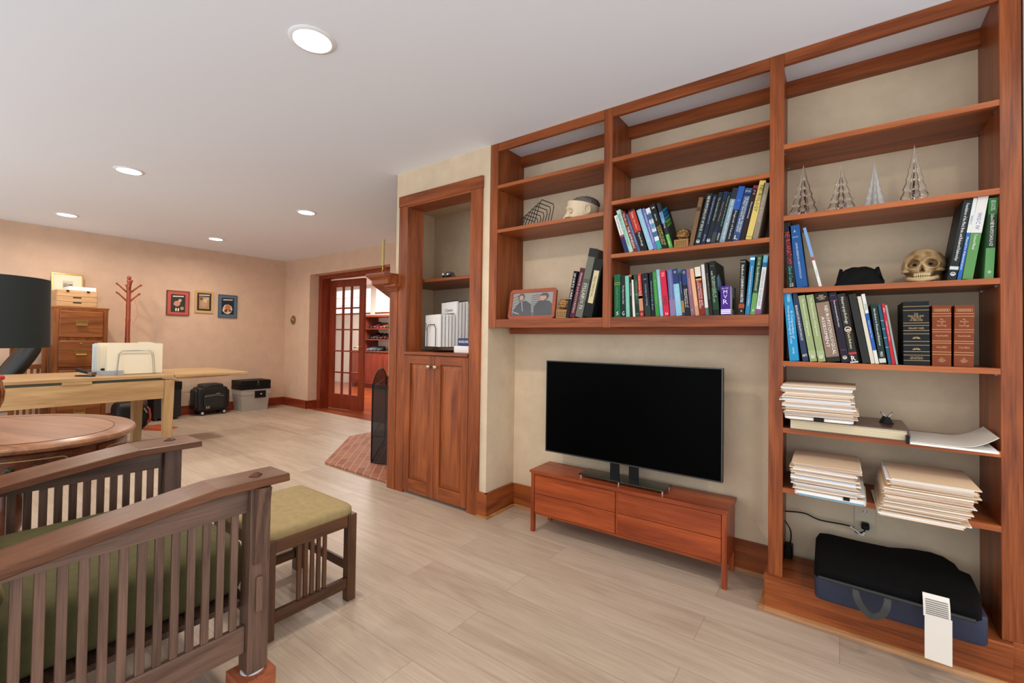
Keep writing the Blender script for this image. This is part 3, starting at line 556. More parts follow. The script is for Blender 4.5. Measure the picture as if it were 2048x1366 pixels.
# --- lower middle compartment
R = (1210, 500, 5.851); G = 'books in the lower middle compartment'; Z = 1.2675
L = [
 (110, 182, 108, 292, '14603c', 'thick green book at the left end of the lower middle compartment', [(.8, .81, 'b8a040'), (.76, .77, 'b8a040')], [(.2, .7, 'A Handbook of Practice', '6aa070', .25), (.05, .13, 'S', W, .4, 0, 0)]),
 (190, 238, 188, 302, '24262a', 'black book with white title beside the thick green one', [], [(.32, .76, 'The Hyperactive Child', W, .5), (.04, .14, 'G', W, .6, 0, 0)]),
 (247, 291, 235, 305, '74bca4', 'mint green book in the lower middle compartment', [], [(.2, .9, 'Assessment Manual', '9adac0', .4)]),
 (295, 325, 280, 292, '1f2420', 'thin black book with an orange top, lower middle compartment', [(.95, 1, 'c85a34')], [(.4, .9, 'Memory Disorders', W, .4)]),
 (328, 356, 303, 352, 'dcd8cc', 'thin short white booklet, lower middle compartment', [], []),
 (359, 408, 334, 290, '2c4636', 'dark green book with mottled spine, lower middle compartment', [(.1, .3, '1e3226'), (.5, .55, '4a6a50')], [(.35, .9, 'Child Development', '90b090', .35), (.04, .1, 'ACADEMIC', 'b0c0b0', .7, 0, 0)]),
 (411, 456, 374, 282, 'c04034', 'red book with a cream middle band, lower middle compartment', [(.14, .5, 'c48a6a'), (.42, .48, 'e0cc9a'), (0, .14, '9a2a28')], [(.5, .94, 'A World of the Mind', 'f0d8c8', .4), (.02, .1, 'O', W, .5, 0, 0)]),
 (470, 540, 428, 278, '1f2230', 'dark navy book with a green foot, lower middle compartment', [(0, .25, '28382e')], [(.25, .75, 'A Closed Approach to Psychology', 'b8c0c0', .35), (.82, .9, 'AUTHOR', W, .5, 0, 0)]),
 (545, 588, 515, 265, '1c1e20', 'thin black book next to a bright green one, lower middle compartment', [], [(.1, .85, 'Attention and the Brain', '9ab0c0', .4)]),
 (594, 640, 553, 264, '3c8c40', 'bright green book in the lower middle compartment', [], [(.2, .9, 'Emotional Development', '90c890', .4)]),
 (646, 685, 598, 234, '8cb4c8', 'thin pale blue book in the lower middle compartment', [], [(.2, .85, 'PSYCHOLOGICAL TESTS', 'e8f0f4', .45)]),
 (692, 758, 640, 247, 'cc2440', 'crimson book with dark capital letters low on its spine', [], [(.22, .45, 'SAID', '5a101c', .6), (.86, .96, 'THE\nART', 'f0c8cc', .6, 0, 0), (.02, .08, 'H', W, .4, 0, 0)]),
 (766, 832, 724, 234, '62689c', 'lavender grey book in the lower middle compartment', [(0, .35, '88749a')], [(.35, .95, 'Developmental Neuropsychology', 'a8b0d0', .35)]),
 (836, 904, 782, 228, '88bcd0', 'book with navy upper half and pale blue lower half', [(.68, 1, '2a3a6c')], [(.25, .64, 'Brain Dysfunction\nin Children', 'd8ecf4', .5), (.9, .96, 'o', 'e0c080', .5, 0, 0)]),
 (906, 939, 857, 286, '2c3858', 'thin dark navy book with tan patch, lower middle compartment', [(.08, .36, 'a07848')], [(.4, .95, 'Early Intervention', 'b0b8d0', .4)]),
 (941, 1000, 893, 234, '1e2224', 'book with navy top and black foot, lower middle compartment', [(.66, 1, '263a6e')], [(.12, .64, 'Assessment of\nChild Function', W, .7), (.9, .97, 'o', 'e0c080', .5, 0, 0)]),
 (1006, 1055, 947, 230, '8c6070', 'mauve book in the lower middle compartment', [], [(.3, .95, 'Reading Disorders', 'd8c0c8', .35), (.03, .2, 'U', 'e0d0d8', .3, 0, 0)]),
 (1060, 1105, 992, 224, 'e0aa80', 'peach book with plain spine, lower middle compartment', [(.0, .2, 'c89870')], []),
 (1108, 1175, 1047, 205, '82291f', 'book with white top and maroon lower spine', [(.76, 1, 'dcd4c4'), (.72, .8, 'd09a58')], [(.15, .7, 'COGNITIVE AND\nDEVELOPING BRAIN', 'f0d8cc', .7)]),
 (1178, 1218, 1122, 175, 'd6d2ca', 'tall thin white book leaning beside dark ones, lower middle compartment', [(0, .15, '58685c')], [(.3, .9, 'Disorders', 'a8a8a0', .35)]),
 (1224, 1264, 1162, 150, '26221e', 'tall thin black book, lower middle compartment', [], [(.2, .9, 'Genetics and Brain Development', 'b8a898', .4)]),
]
for bl, br, tl, ty, c, lb, bd, tx in L: book(R, Z, bl, br, tl, ty, c, lb, G, bd, tx)
B, d = book(R, Z, 1270, 1342, 1214, 138, '1c221c', 'thick black and green textbook with blue art on its cover', G, [(.1, .5, '22402a')], [(.2, .85, 'Fundamentals of\nNEUROPSYCHOLOGY', 'c0d4b8', .6), (.86, .97, 'edition', 'b06050', .6, 0, 0)], depth=.2)
a, b, h, dp = d
MB().prism([(.02, h*.45), (.09, h*.4), (.11, h*.62), (.06, h*.78), (.02, h*.7)], b+.0002, b+.0008, 'x').build('cover_art', cov('6a94b8'), B.o.children[0])
B, d = book(R, Z, 1357, 1470, 1352, 427, '4a2884', 'short purple boxed manual with white side standing by the black textbook', G, [(.16, .2, 'e8e4f0'), (.10, .145, 'e8e4f0'), (.04, .085, 'e8e4f0')], [(.88, .96, 'Bible CITED', 'e0d8f0', .7, 0, 0), (.74, .86, 'M', 'e0d8f0', .4, 0, 0), (.58, .7, 'V', 'e0d8f0', .4, 0, 0), (.38, .54, 'R', 'e0d8f0', .5, 0, 0)], depth=.14)
a, b, h, dp = d
m = MB().box(b+.0002, b+.001, .004, .136, .002, h-.002); m.build('side_cover', cov('d8d6d2'), B.o.children[0])
MB().prism([(.03, .03), (.09, .028), (.09, .08), (.05, .085)], b+.0011, b+.0016, 'x').build('cover_art', cov('5a6a48'), B.o.children[0])
for bl, br, tl, ty, c, lb, bd, tx in [
 (1560, 1626, 1583, 114, '23211f', 'black book with LEARNING DISABILITIES in white capitals', [(.12, .2, '9a4a2a')], [(.22, .9, 'Handbook of LEARNING DISABILITIES', W, .55), (.93, .98, 'EDITION', W, .7, 0, 0), (.04, .1, 'o', W, .3, 0, 0)]),
 (1636, 1690, 1702, 74, '2e7aa4', 'blue book with white title near the right end, lower middle compartment', [(.93, .97, 'dce8f0')], [(.15, .82, 'Neuropsychological Assessment of Children', W, .45)]),
 (1696, 1755, 1782, 62, '2e4a2a', 'green two-tone book with white title, lower middle compartment', [(0, .36, '6a9a5a')], [(.4, .8, 'School NEUROPSYCHOLOGY', W, .6), (.82, .96, 'SECOND', 'c0d0b0', .5), (.04, .1, 'o', W, .4, 0, 0)]),
 (1758, 1812, 1856, 68, 'dcdada', 'white book with blue top and purple foot at the right end, lower middle compartment', [(.88, 1, '6ab0c8'), (.8, .88, '2a6a90'), (0, .09, '8a4a80')], [(.14, .76, 'CHILDREN AND ADOLESCENT', '8a9298', .5)])]:
    B, d = book(R, Z, bl, br, tl, ty, c, lb, G, bd, tx)
# --- left compartment
R = (980, 220, 2.9697); G = 'books in the lower left compartment'
book(R, Z, 447, 468, 497, 960, '1b1d22', 'thin black book with SPORTS CARS in white, left compartment', G, [], [(.4, .95, 'SPORTS CARS', W, .55)])
book(R, Z, 471, 500, 535, 944, '562430', 'maroon book on finance leaning in the left compartment', G, [], [(.1, .9, 'FINANCE and ACCOUNTING', 'e0c8c8', .4)])
book(R, Z, 503, 545, 590, 830, '6a6a5e', 'tall mottled grey green binder leaning in the left compartment', G, [(.88, 1, '22282a'), (.5, .56, '54564c'), (.2, .25, '55574e')], [(.12, .5, 'SYLLABUS 73', 'd8d4c0', .45)], depth=.22)
B, d = book(R, Z, 550, 602, 620, 893, '1a1c1b', 'black binder with a cream spine label, rightmost in the left compartment', G, [], [], depth=.22)
a, b, h, dp = d
lab = box(a+(b-a)*.22, b-(b-a)*.18, -.0010, .0005, h*.24, h*.80).build('spine_label', cov('cdbf96'), B.o.children[0])
lettering(lab, 'FILE MANUAL', ink('4a4634'), h*.36, (b-a)*.26, lambda u, v: ((a+b)/2+v, -.0016, h*.52-u))
# --- right tower, upper shelf
R = (1550, 270, 4.4065); G = 'books on the skull shelf'; Z = 1.378
for bl, br, tl, ty, c, lb, bd, tx in [
 (114, 185, 66, 778, '1f1f21', 'black book with red NEUROANATOMY title beside the post', [], [(.35, .85, 'NEUROANATOMY', 'd03a44', .6), (.08, .34, 'Clinical Cases', '40b0a0', .45), (.02, .07, 'SS', W, .5, 0, 0)]),
 (193, 290, 120, 808, '20528c', 'large blue handbook leaning on the skull shelf', [], [(.14, .72, 'OXFORD HANDBOOK of NEUROPSYCHOLOGY', 'c8d8ec', .28), (.78, .84, 'EDITORS', 'c8d8ec', .5, 0, 0), (.88, .93, 'A', 'c8d8ec', .2, 0, 0)]),
 (388, 416, 247, 822, 'dcdcd8', 'thin white and light blue booklet leaning left on the skull shelf', [(.5, 1, '7aa0cc'), (.44, .5, 'b04a48')], [(.05, .4, 'Manual', '9a9a98', .4)]),
 (1515, 1594, 1662, 578, '23292a', 'black book with white title on mind and brain, right of the skull', [(.13, .17, 'c8ccc8')], [(.24, .95, 'Foundations of the Mind, Brain, and Behavioral Relationships', W, .5)]),
 (1602, 1640, 1748, 562, '2c62a8', 'thin book with white top and blue foot, right of the skull', [(.58, 1, 'd4d6d2')], [(.62, .85, 'WISC', '3a62a0', .6), (.1, .55, 'Manual for Administration', W, .5)]),
 (1646, 1742, 1785, 548, '5c8c50', 'wide book with white top and green lower spine on the skull shelf', [(.56, 1, 'd8d4ce')], [(.6, .8, 'WISC IV', '3a62a0', .4), (.36, .54, 'Technical Manual', W, .25)]),
 (1842, 1925, 1885, 560, '5a9058', 'green book with dark upper spine at the right end of the skull shelf', [(.38, .8, '1e3a24'), (.8, 1, '2f6a36')], [(.4, .8, 'School NEUROPSYCHOLOGY', W, .6), (.84, .97, 'SECOND\nEDITION', 'd0e0c8', .5), (.06, .1, 'o', W, .4, 0, 0)])]:
    B, d = book(R, Z, bl, br, tl, ty, c, lb, G, bd, tx)
    if bl == 1515: emblem(B, d, .075, .007)
# --- right tower, row of books
R = (1550, 560, 7.191); G = 'books in the long row of the right tower'; Z = 1.066
for bl, br, tl, ty, c, lb, bd, tx in [
 (212, 350, 120, 184, '2a8cbc', 'bright cyan blue compendium at the left end of the long row', [], [(.25, .8, 'A Compendium of\nNeuropsychological Tests', 'd0eaf4', .62), (.86, .97, 'SPREEN', 'd0eaf4', .3), (.1, .2, 'OXFORD', 'd0eaf4', .25)]),
 (400, 488, 233, 198, '2b3a54', 'dark navy book second in the long row', [], [(.3, .82, 'NEUROANATOMY IN NEUROPSYCHOLOGY', W, .5), (.05, .12, 'APS', W, .8, 0, 0)]),
 (506, 610, 332, 232, '94a070', 'sage green book on depression, left of an identical one', [(.08, .16, 'a2ae80')], [(.38, .95, 'The Neuroscience of Depression', 'f0f0dc', .38)]),
 (624, 735, 446, 222, '94a070', 'sage green book on depression, right one touching the brown book', [(.08, .16, 'a2ae80')], [(.38, .95, 'The Neuroscience of Depression', 'f0f0dc', .38)]),
 (748, 945, 562, 198, '8a7260', 'thick brown book with NEUROPSYCHOLOGICAL ASSESSMENT in white', [(.86, 1, '1e1a16'), (0, .07, '26281f')], [(.1, .8, 'NEUROPSYCHOLOGICAL', W, .26, .2), (.18, .68, 'ASSESSMENT', W, .24, -.18), (.88, .98, 'LEZAK\nHOWIESON\nLORING', 'e0c8a0', .7, 0, 0)]),
 (964, 1078, 772, 188, '251f2b', 'purple black book right of the thick brown one', [(.88, .885, 'a03a90')], [(.5, .88, 'Neurodevelopmental Disorders', W, .3), (.93, .98, 'EDITORS', 'b060a0', .5, 0, 0), (.15, .2, 'EDITION', 'b060a0', .5, 0, 0)]),
 (1085, 1205, 893, 208, '2a2b28', 'black textbook titled Neuropsychology with a round motif', [(.12, .15, 'b03a3c'), (.0, .02, 'd8d0c0')], [(.56, .95, 'Neuropsychology', 'e8e2c8', .5), (.2, .43, 'David Andrewes', 'e8d8a8', .38), (.03, .1, 'R', W, .55, 0, 0)]),
 (1262, 1375, 1056, 212, '2b2c28', 'plain charcoal book right of the black textbook', [], []),
 (1382, 1442, 1182, 242, 'd2c8b4', 'thin cream booklet in the long row', [], []),
 (1446, 1500, 1241, 207, '2d5aa2', 'thin booklet with white ends and blue middle, long row', [(.72, 1, 'd8d8d2'), (0, .19, 'dad6cc')], [(.28, .7, 'Early Learning Test', 'd8e4f4', .5), (.76, .85, 'MSEL', '606068', .6)])]:
    B, d = book(R, Z, bl, br, tl, ty, c, lb, G, bd, tx)
    if bl in (506, 624, 964): emblem(B, d, .07, .007, 'e8e8d0')
    if bl == 1085: emblem(B, d, .48, .011, 'e8c8a8')
R = (1740, 560, 7.189)
for bl, br, tl, ty, c, lb, bd, tx in [
 (142, 240, 5, 353, '22342f', 'dark green book with white title in the middle of the long row', [(.02, .09, 'c8ccc0')], [(.3, .92, 'Introduction to Disease and Behaviour', W, .36), (.12, .2, 'PRESS', W, .5)]),
 (267, 316, 112, 363, '235468', 'teal blue book with thin white lines across its spine', [(.28, .285, 'd0e0e4'), (.44, .445, 'd0e0e4'), (.59, .595, 'd0e0e4'), (.73, .735, 'd0e0e4')], []),
 (320, 370, 165, 348, 'bc2438', 'narrow red book near the leather volumes', [], [(.3, .8, 'Children Learning in Science', W, .45), (.84, .95, 'Allen', W, .45)]),
 (376, 404, 216, 363, '8c9c92', 'thin grey green booklet leaning last before the leather volumes', [], [])]:
    book(R, Z, bl, br, tl, ty, c, lb, G, bd, tx)
def leather(bl, br, tl, ty, c, label, rules, lines, gold):
    B, d = book(R, Z, bl, br, tl, ty, c, label, 'leather bound volumes', [(z, z+.006, gold) for z in rules], [(z0, z1, tx, gold, f, 0, 0) for z0, z1, tx, f in lines], depth=.2)
    return B, d
B1, d1 = leather(485, 865, 473, 318, '15181a', 'thick black leather volume with gilt bands on its spine', (.07, .155, .21, .31, .37, .49, .54, .62, .66, .86, .92), [(.68, .83, 'THE\nPRINCIPLES AND\nPRACTICE\nOF MEDICINE', .62), (.565, .595, 'WILLIAM OSLER', .6), (.09, .14, 'THE CLASSICS OF\nMEDICINE LIBRARY', .5)], 'c0a070')
a, b, h, dp = d1
for z in (.245, .42):
    m = MB()
    for q in range(7):
        an = PI*q/6; m.tube([((a+b)/2+.004*math.cos(an), -.0012, h*z), ((a+b)/2+.011*math.cos(an), -.0012, h*z+.008*math.sin(an)-.001)], .001, 5)
    m.build('gilt_ornament', ink('c8a878'), B1.o.children[0])
for vb, vr, vt, vn, lb in ((892, 1168, 892, 'VOLUME I', 'brown leather volume next to the black leather one'), (1203, 1490, 1215, 'VOLUME II', 'rightmost brown leather volume on the long row')):
    Bv, dv = leather(vb, vr, vt, 370, '7a3a1c', lb, (.19, .23, .375, .41, .56, .60, .82, .86), [(.63, .8, 'The\nPrinciples\nof\nPsychology', .5), (.47, .52, 'WILLIAM JAMES', .66), (.29, .33, vn, .55), (.05, .16, 'THE\nCLASSICS\nOF MEDICINE\nLIBRARY', .42)], 'd8a878')
    a, b, h, dp = dv; m = MB()
    for q in range(9):
        xx = a+(b-a)*(.15+.7*q/8); m.tube([(xx+.003*math.cos(t*PI/4), -.001, h*.92+.005*math.sin(t*PI/4)) for t in range(8)], .0006, 4, True)
    m.build('gilt_ornament', ink('d8a878'), Bv.o.children[0])
# ------------------------------------------------------------------ things on the bookcase shelves
def rot(m, ang, ax, cent=(0, 0, 0)): bmesh.ops.rotate(m.bm, verts=m.bm.verts, cent=cent, matrix=Matrix.Rotation(ang, 3, ax)); return m
def move(m, v): bmesh.ops.translate(m.bm, verts=m.bm.verts, vec=v); return m
def fixed(fn, z, x, y, Y):  # x on plane Y
    return onY(x, y, Y)
# wire sorter on the upper left shelf
zt = 1.8425
def wire_sorter(name, label, base, rz, n, pitch, w, h0, h1, depth):
    T = Thing(name, label, 'file sorter', base, rz=rz, world=False)
    for i in range(n):
        x = i*pitch; hh = h0+(h1-h0)*i/(n-1)
        T.part('divider', MB().tube([(x, 0, .004), (x+.012, .0, hh*.75), (x+.02, .012, hh), (x+.02, depth-.012, hh), (x+.012, depth, hh*.75), (x, depth, .004)], .0022, 6), WIRE)
    for y in (0, depth): T.part('rail', MB().tube([(-.02, y, .003), (n*pitch, y, .003)], .0025, 6), WIRE)
    return T
T = Thing('wire_file_sorter', 'black wire file sorter with stepped loops standing on the left shelf', 'file sorter', (-1.66, 2.31, zt+.0008), rz=math.radians(-6), world=False)
for i in range(7):
    x = i*.026; h = .075+.014*i
    T.part('divider', MB().tube([(x-.03, .0, .003), (x+.02, .0, h-.02), (x+.028, .01, h), (x+.028, .125, h), (x+.02+.004, .135, h-.02), (x-.012, .135, .003)], .0026, 6), WIRE)
for y in (-.003, .138): T.part('rail', MB().tube([(-.045, y, .0028), (.20, y, .0028)], .0026, 6), WIRE)
# anatomical half head
p = onY(1163, 425, 2.33)
T = Thing('brain_head_model', 'cream anatomical head model cut open to show a grey brain, upper left shelf', 'head model', (p.x-.004, 2.36, zt+.0008), rz=math.radians(-148), world=False)
BONE = plain((226, 204, 170), .45, name='cream_plaster')
def head_surface(m):
    su, sv = 72, 40; rows = []
    for j in range(sv+1):
        t = j/sv; row = []
        for i in range(su):
            a = 2*PI*i/su; aa = a if a < PI else a-2*PI
            rx, ry = .098, .074
            k = (.80+.25*t-.10*t*t) if abs(aa) > 1.2 else (.90+.12*t-.06*t*t)
            x, y = rx*k*math.cos(a), ry*k*math.sin(a)
            x += .034*math.exp(-(aa/.16)**2)*max(0, min(1, (.56-t)/.42))*(1 if t > .06 else .6)          # nose
            x += .010*math.exp(-((t-.66)/.10)**2)*math.exp(-(aa/.75)**2)                                  # brow
            for s in (-1, 1):
                q = math.exp(-((aa-s*.46)/.22)**2)*math.exp(-((t-.46)/.13)**2); x -= .026*q*math.cos(a); y -= .022*q*math.sin(a)
                q = math.exp(-((aa-s*.62)/.2)**2)*math.exp(-((t-.20)/.14)**2); x += .007*q; y += s*.006*q
            z = t*(.098+.020*math.cos(a) if t > .5 else .098+.020*math.cos(a)*t*2)
            row.append(m.bm.verts.new((x, y, z)))
        rows.append(row)
    for p_, q in zip(rows, rows[1:]):
        for i in range(su): m.bm.faces.new((p_[i], p_[(i+1) % su], q[(i+1) % su], q[i]))
    m.bm.faces.new(rows[0][::-1]); m.bm.faces.new(rows[-1]); return m
T.part('face', head_surface(MB()), BONE, smooth=True)
for s in (-1, 1):
    T.part('ear', MB().ell((-.016, s*.074, .046), (.018, .009, .030), 14, 10).tube([(-.016+.017*math.cos(q*PI/6), s*.083, .049+.026*math.sin(q*PI/6)) for q in range(-3, 9)], .005, 6), BONE, smooth=True)
for s in (-1, 1): T.part('eye', MB().ell((.074, s*.036, .050), (.012, .016, .009), 14, 10), BONE, smooth=True)
m = MB(); bmesh.ops.create_icosphere(m.bm, subdivisions=5, radius=1)
for v in m.bm.verts:
    c = v.co.copy(); k = 1+.07*math.sin(15*c.x+4*math.sin(9*c.y))*math.cos(15*c.y+3*math.sin(11*c.z))
    v.co = Vector((c.x*.088*k-.006, c.y*.066*k, .093+max(-.1, c.z)*.052*k))
T.part('brain', m, plain((112, 106, 98), .5, name='brain_grey'), smooth='all')
p = onY(1135, 431, 2.27)
solo('dark_pen_cap', 'small dark object lying in front of the cream head model', 'cap', MB().lathe([(.006, 0), (.007, .01), (.007, .035), (.005, .04)], seg=12), plain((44, 38, 36), .4, name='dark_plastic'), (p.x-.012, 2.262, zt+.0075), world=False, smooth=True).rotation_euler = (0, PI/2, .2)
# framed photograph
zb = 1.2675
p0 = onY(980+104/2.9697, 220+1222/2.9697, 2.275); p1 = onY(980+380/2.9697, 220+1222/2.9697, 2.275)
w_ = p1.x-p0.x
T = Thing('picture_frame', 'reddish wooden photo frame showing two people in dark jackets', 'photo frame', ((p0.x+p1.x)/2, 2.275, zb+.0008), rz=math.radians(0), world=False)
hf = .192; wf = w_/2; c = .016; t_ = .022
o_ = [(-wf+c, 0), (wf-c, 0), (wf, c), (wf, hf-c), (wf-c, hf), (-wf+c, hf), (-wf, hf-c), (-wf, c)]
m = MB(); i_ = [(-wf+t_, t_), (wf-t_, t_), (wf-t_, hf-t_), (-wf+t_, hf-t_)]
segs = [[o_[0], o_[1], i_[1], i_[0]], [o_[1], o_[2], i_[1]], [o_[2], o_[3], i_[2], i_[1]], [o_[3], o_[4], i_[2]], [o_[4], o_[5], i_[3], i_[2]], [o_[5], o_[6], i_[3]], [o_[6], o_[7], i_[0], i_[3]], [o_[7], o_[0], i_[0]]]
for sgm in segs: m.prism(sgm, 0, .016, 'y')
bmesh.ops.remove_doubles(m.bm, verts=m.bm.verts, dist=1e-5)
lean = math.radians(-9)
F = T.part('frame', rot(m, lean, 'X'), wood((128, 52, 26), (172, 82, 46), 'x', .4, name='frame_wood'))
T.part('photo', rot(box(-wf+t_, wf-t_, .006, .010, t_, hf-t_), lean, 'X'), plain((150, 146, 140), .4, name='photo_paper'))
T.part('strut', rot(box(-.02, .02, .0, .004, .0, .13), math.radians(12), 'X').__class__ and move(rot(box(-.02, .02, .0, .004, .0, .12), math.radians(14), 'X'), (0, .075, 0.001)), BLACK)
def pic(pts, c, y):
    q = rot(MB().prism([(a*(wf-t_), t_+(hf-2*t_)*b) for a, b in pts], .006-y, .0062-y+.0001, 'y'), lean, 'X'); return T.part('photo_print', q, plain(c, .4, name='print'))
pic([(-1, 0), (1, 0), (1, .12), (-1, .12)], (92, 90, 88), .0003)
for k in range(9): pic([(-.05, .12+.09*k), (.35, .16+.09*k), (.35, .19+.09*k), (-.05, .15+.09*k)], (70, 66, 62), .0003)
for k in range(5): pic([(-1, .25+.13*k), (-.62, .38+.13*k), (-.62, .41+.13*k), (-1, .28+.13*k)], (86, 82, 76), .0003)
pic([(-.98, 0), (-.9, .3), (-.62, .62), (-.3, .66), (-.05, .5), (.02, 0)], (48, 48, 52), .0006)
pic([(-.56, .66), (-.5, .6), (-.42, .2), (-.46, .2)], (150, 158, 170), .0009)
pic([(-.68, .68), (-.74, .84), (-.62, .97), (-.45, .96), (-.38, .84), (-.42, .70), (-.55, .64)], (56, 44, 38), .0008)
pic([(-.64, .70), (-.66, .84), (-.58, .90), (-.48, .88), (-.45, .76), (-.52, .68)], (186, 148, 122), .0011)
pic([(.12, 0), (.1, .4), (.3, .62), (.5, .68), (.85, .6), (1, .45), (1, 0)], (40, 42, 46), .0006)
pic([(.36, .70), (.34, .86), (.5, .96), (.72, .95), (.8, .82), (.72, .68), (.55, .62)], (60, 44, 38), .0008)
pic([(.36, .72), (.36, .84), (.5, .84), (.66, .84), (.68, .72), (.56, .64), (.44, .64)], (196, 140, 116), .0011)
pic([(-.9, .2), (-.78, .17), (-.6, .1), (-.62, .07), (-.8, .11), (-.9, .15)], (180, 140, 116), .0009)
T.part('glazing', rot(box(-wf+t_, wf-t_, .0022, .0036, t_, hf-t_), lean, 'X'), thin_glass('photo_glass'))
# brass bookends: a brain over a cast plaque
def bookend(label, px0, px1, shelf_z, px_y, Y):
    a = onY(px0, px_y, Y); b = onY(px1, px_y, Y); w = b.x-a.x
    T = Thing('brass_bookend', label, 'bookend', ((a.x+b.x)/2, Y+.03, shelf_z+.0008), group='brass brain bookends', world=False)
    m = MB().box(-w/2, w/2, -.02, .02, 0, w*.62); T.part('plaque', m, GOLDC, bevel=.002)
    m = MB()
    for s in ((-w/2+.004, 1), (w/2-.004, 1)): m.box(s[0]-.003, s[0]+.003, -.0225, -.0202, .003, w*.62-.003)
    m.box(-w/2+.0075, w/2-.0075, -.0225, -.0202, .003, .009).box(-w/2+.0075, w/2-.0075, -.0225, -.0202, w*.62-.009, w*.62-.003); T.part('plaque_border', m, GOLDC)
    m = MB(); bmesh.ops.create_icosphere(m.bm, subdivisions=5, radius=1)
    for v in m.bm.verts:
        c = v.co.copy(); k = 1+.10*math.sin(9*c.x+3*math.sin(6*c.z))*math.cos(8*c.y+3*math.sin(7*c.x))+.06*math.sin(11*c.z+2*c.x)
        v.co = Vector((c.x*w*.50*k+w*.05, c.y*.030*k, w*.98+c.z*w*.40*k))
    T.part('brain', m, GOLDC, smooth='all')
    T.part('stem', MB().lathe([(w*.12, w*.60), (w*.10, w*.68), (w*.14, w*.76)], seg=14), GOLDC, smooth=True)
    m = MB()
    for i in range(5):
        for j in range(3): m.ell((-w*.3+i*w*.15, -.0202, w*.16+j*w*.13), (w*.06, .0028, w*.045), 8, 6)
    T.part('relief', m, GOLDC, smooth='all')
GOLDC = plain((150, 112, 66), .38, .75, name='cast_brass')
bookend('brass brain bookend between the two leaning rows of the upper middle shelf', 1200+835/5.689, 1200+1000/5.689, 1.605, 492, 2.25)
bookend('brass brain bookend beside the framed photograph', 980+388/2.9697, 980+462/2.9697, 1.2675, 630, 2.25)
# glass trees
GL = glassy((250, 250, 248), .06, 1.42, 'clear_glass')
GLF = plain((236, 234, 232), .3, name='frosted_glass')
def glass_tree(label, px, pybase, ptop, pw, mat, Y=2.37):
    z0 = 1.6905; b = onY(px, pybase, Y); t = onY(px, ptop, Y); h = t.z-z0-.001
    r = (onY(px+pw/2, pybase, Y).x-onY(px-pw/2, pybase, Y).x)/2
    o = MB(); seg = 48; rows = []; nt_ = 5; n = 45
    for j in range(n+1):
        u = j/n
        env = (1-u)**1.15*.93+.04*(1-u)
        if u < .72: ph = (u/.72*nt_) % 1; env *= (1.10-.20*ph)
        if u > .985: env = .006/r*(1-u)/.015*.6+.004
        rr = r*env
        rows.append([o.bm.verts.new((rr*(.48+.52*abs(math.cos(2*a))**1.5)*math.cos(a), rr*(.48+.52*abs(math.cos(2*a))**1.5)*math.sin(a), h*u)) for a in [2*PI*i/seg+.5 for i in range(seg)]])
    for p_, q in zip(rows, rows[1:]):
        for i in range(seg): o.bm.faces.new((p_[i], p_[(i+1) % seg], q[(i+1) % seg], q[i]))
    o.bm.faces.new(rows[0][::-1]); o.bm.faces.new(rows[-1])
    return solo('glass_tree', label, 'glass ornament', o, mat, (b.x, Y, z0+.0006), group='glass fir trees on the shelf', world=False, smooth='all')
glass_tree('clear glass fir tree at the left end, widest base', 1607, 425, 328, 68, GL)
glass_tree('clear glass fir tree second from the left', 1682, 413, 322, 66, GL)
fm, nt_, b_ = _new('frosted'); b_.inputs['Base Color'].default_value = (.9, .9, .9, 1); b_.inputs['Transmission Weight'].default_value = .75; b_.inputs['Roughness'].default_value = .35
glass_tree('frosted whitish glass fir tree, third from the left', 1749, 406, 325, 54, fm)
glass_tree('tallest clear glass fir tree at the right of the row', 1829, 397, 287, 70, GL)
# crumpled black cloth pouch
p = onY(1717, 560, 2.36); q0 = onY(1666, 560, 2.33).x; q1 = onY(1772, 560, 2.33).x
m = MB(); su, sv = 40, 14; rows = []; wq = (q1-q0)/2
for j in range(sv+1):
    t = j/sv; row = []
    for i in range(su):
        a = 2*PI*i/su; sx = math.copysign(abs(math.cos(a))**.55, math.cos(a)); sy = math.copysign(abs(math.sin(a))**.6, math.sin(a))
        k = (1.0-.30*t**1.2) if t < .7 else (.80*math.cos((t-.7)/.3*1.45))
        wob = .005*math.sin(5*a+3*t)+.003*math.sin(11*a-7*t)
        row.append(m.bm.verts.new((sx*(wq*k+wob*(1-t)), sy*(.085*k+wob), (t*.060 if t < .7 else .042+.040*math.sin((t-.7)/.3*PI/2))+.003*math.sin(5*a)*t)))
    rows.append(row)
for p_, q_ in zip(rows, rows[1:]):
    for i in range(su): m.bm.faces.new((p_[i], p_[(i+1) % su], q_[(i+1) % su], q_[i]))
m.bm.faces.new(rows[0][::-1]); m.bm.faces.new(rows[-1])
for sx in (-1, 1): m.hexa([(sx*wq*.60, -.05, .046), (sx*wq*.86, -.05, .030), (sx*wq*.86, .05, .030), (sx*wq*.60, .05, .046), (sx*wq*.62, -.04, .074), (sx*wq*.74, -.03, .078), (sx*wq*.74, .03, .078), (sx*wq*.62, .04, .074)])
solo('cloth_pouch', 'crumpled black cloth pouch lying on the shelf left of the skull', 'pouch', m, plain((13, 13, 14), .8, spec=.15, name='black_cloth', bump=.4, bscale=120), ((q0+q1)/2, 2.345, 1.3787), world=False, smooth='all')
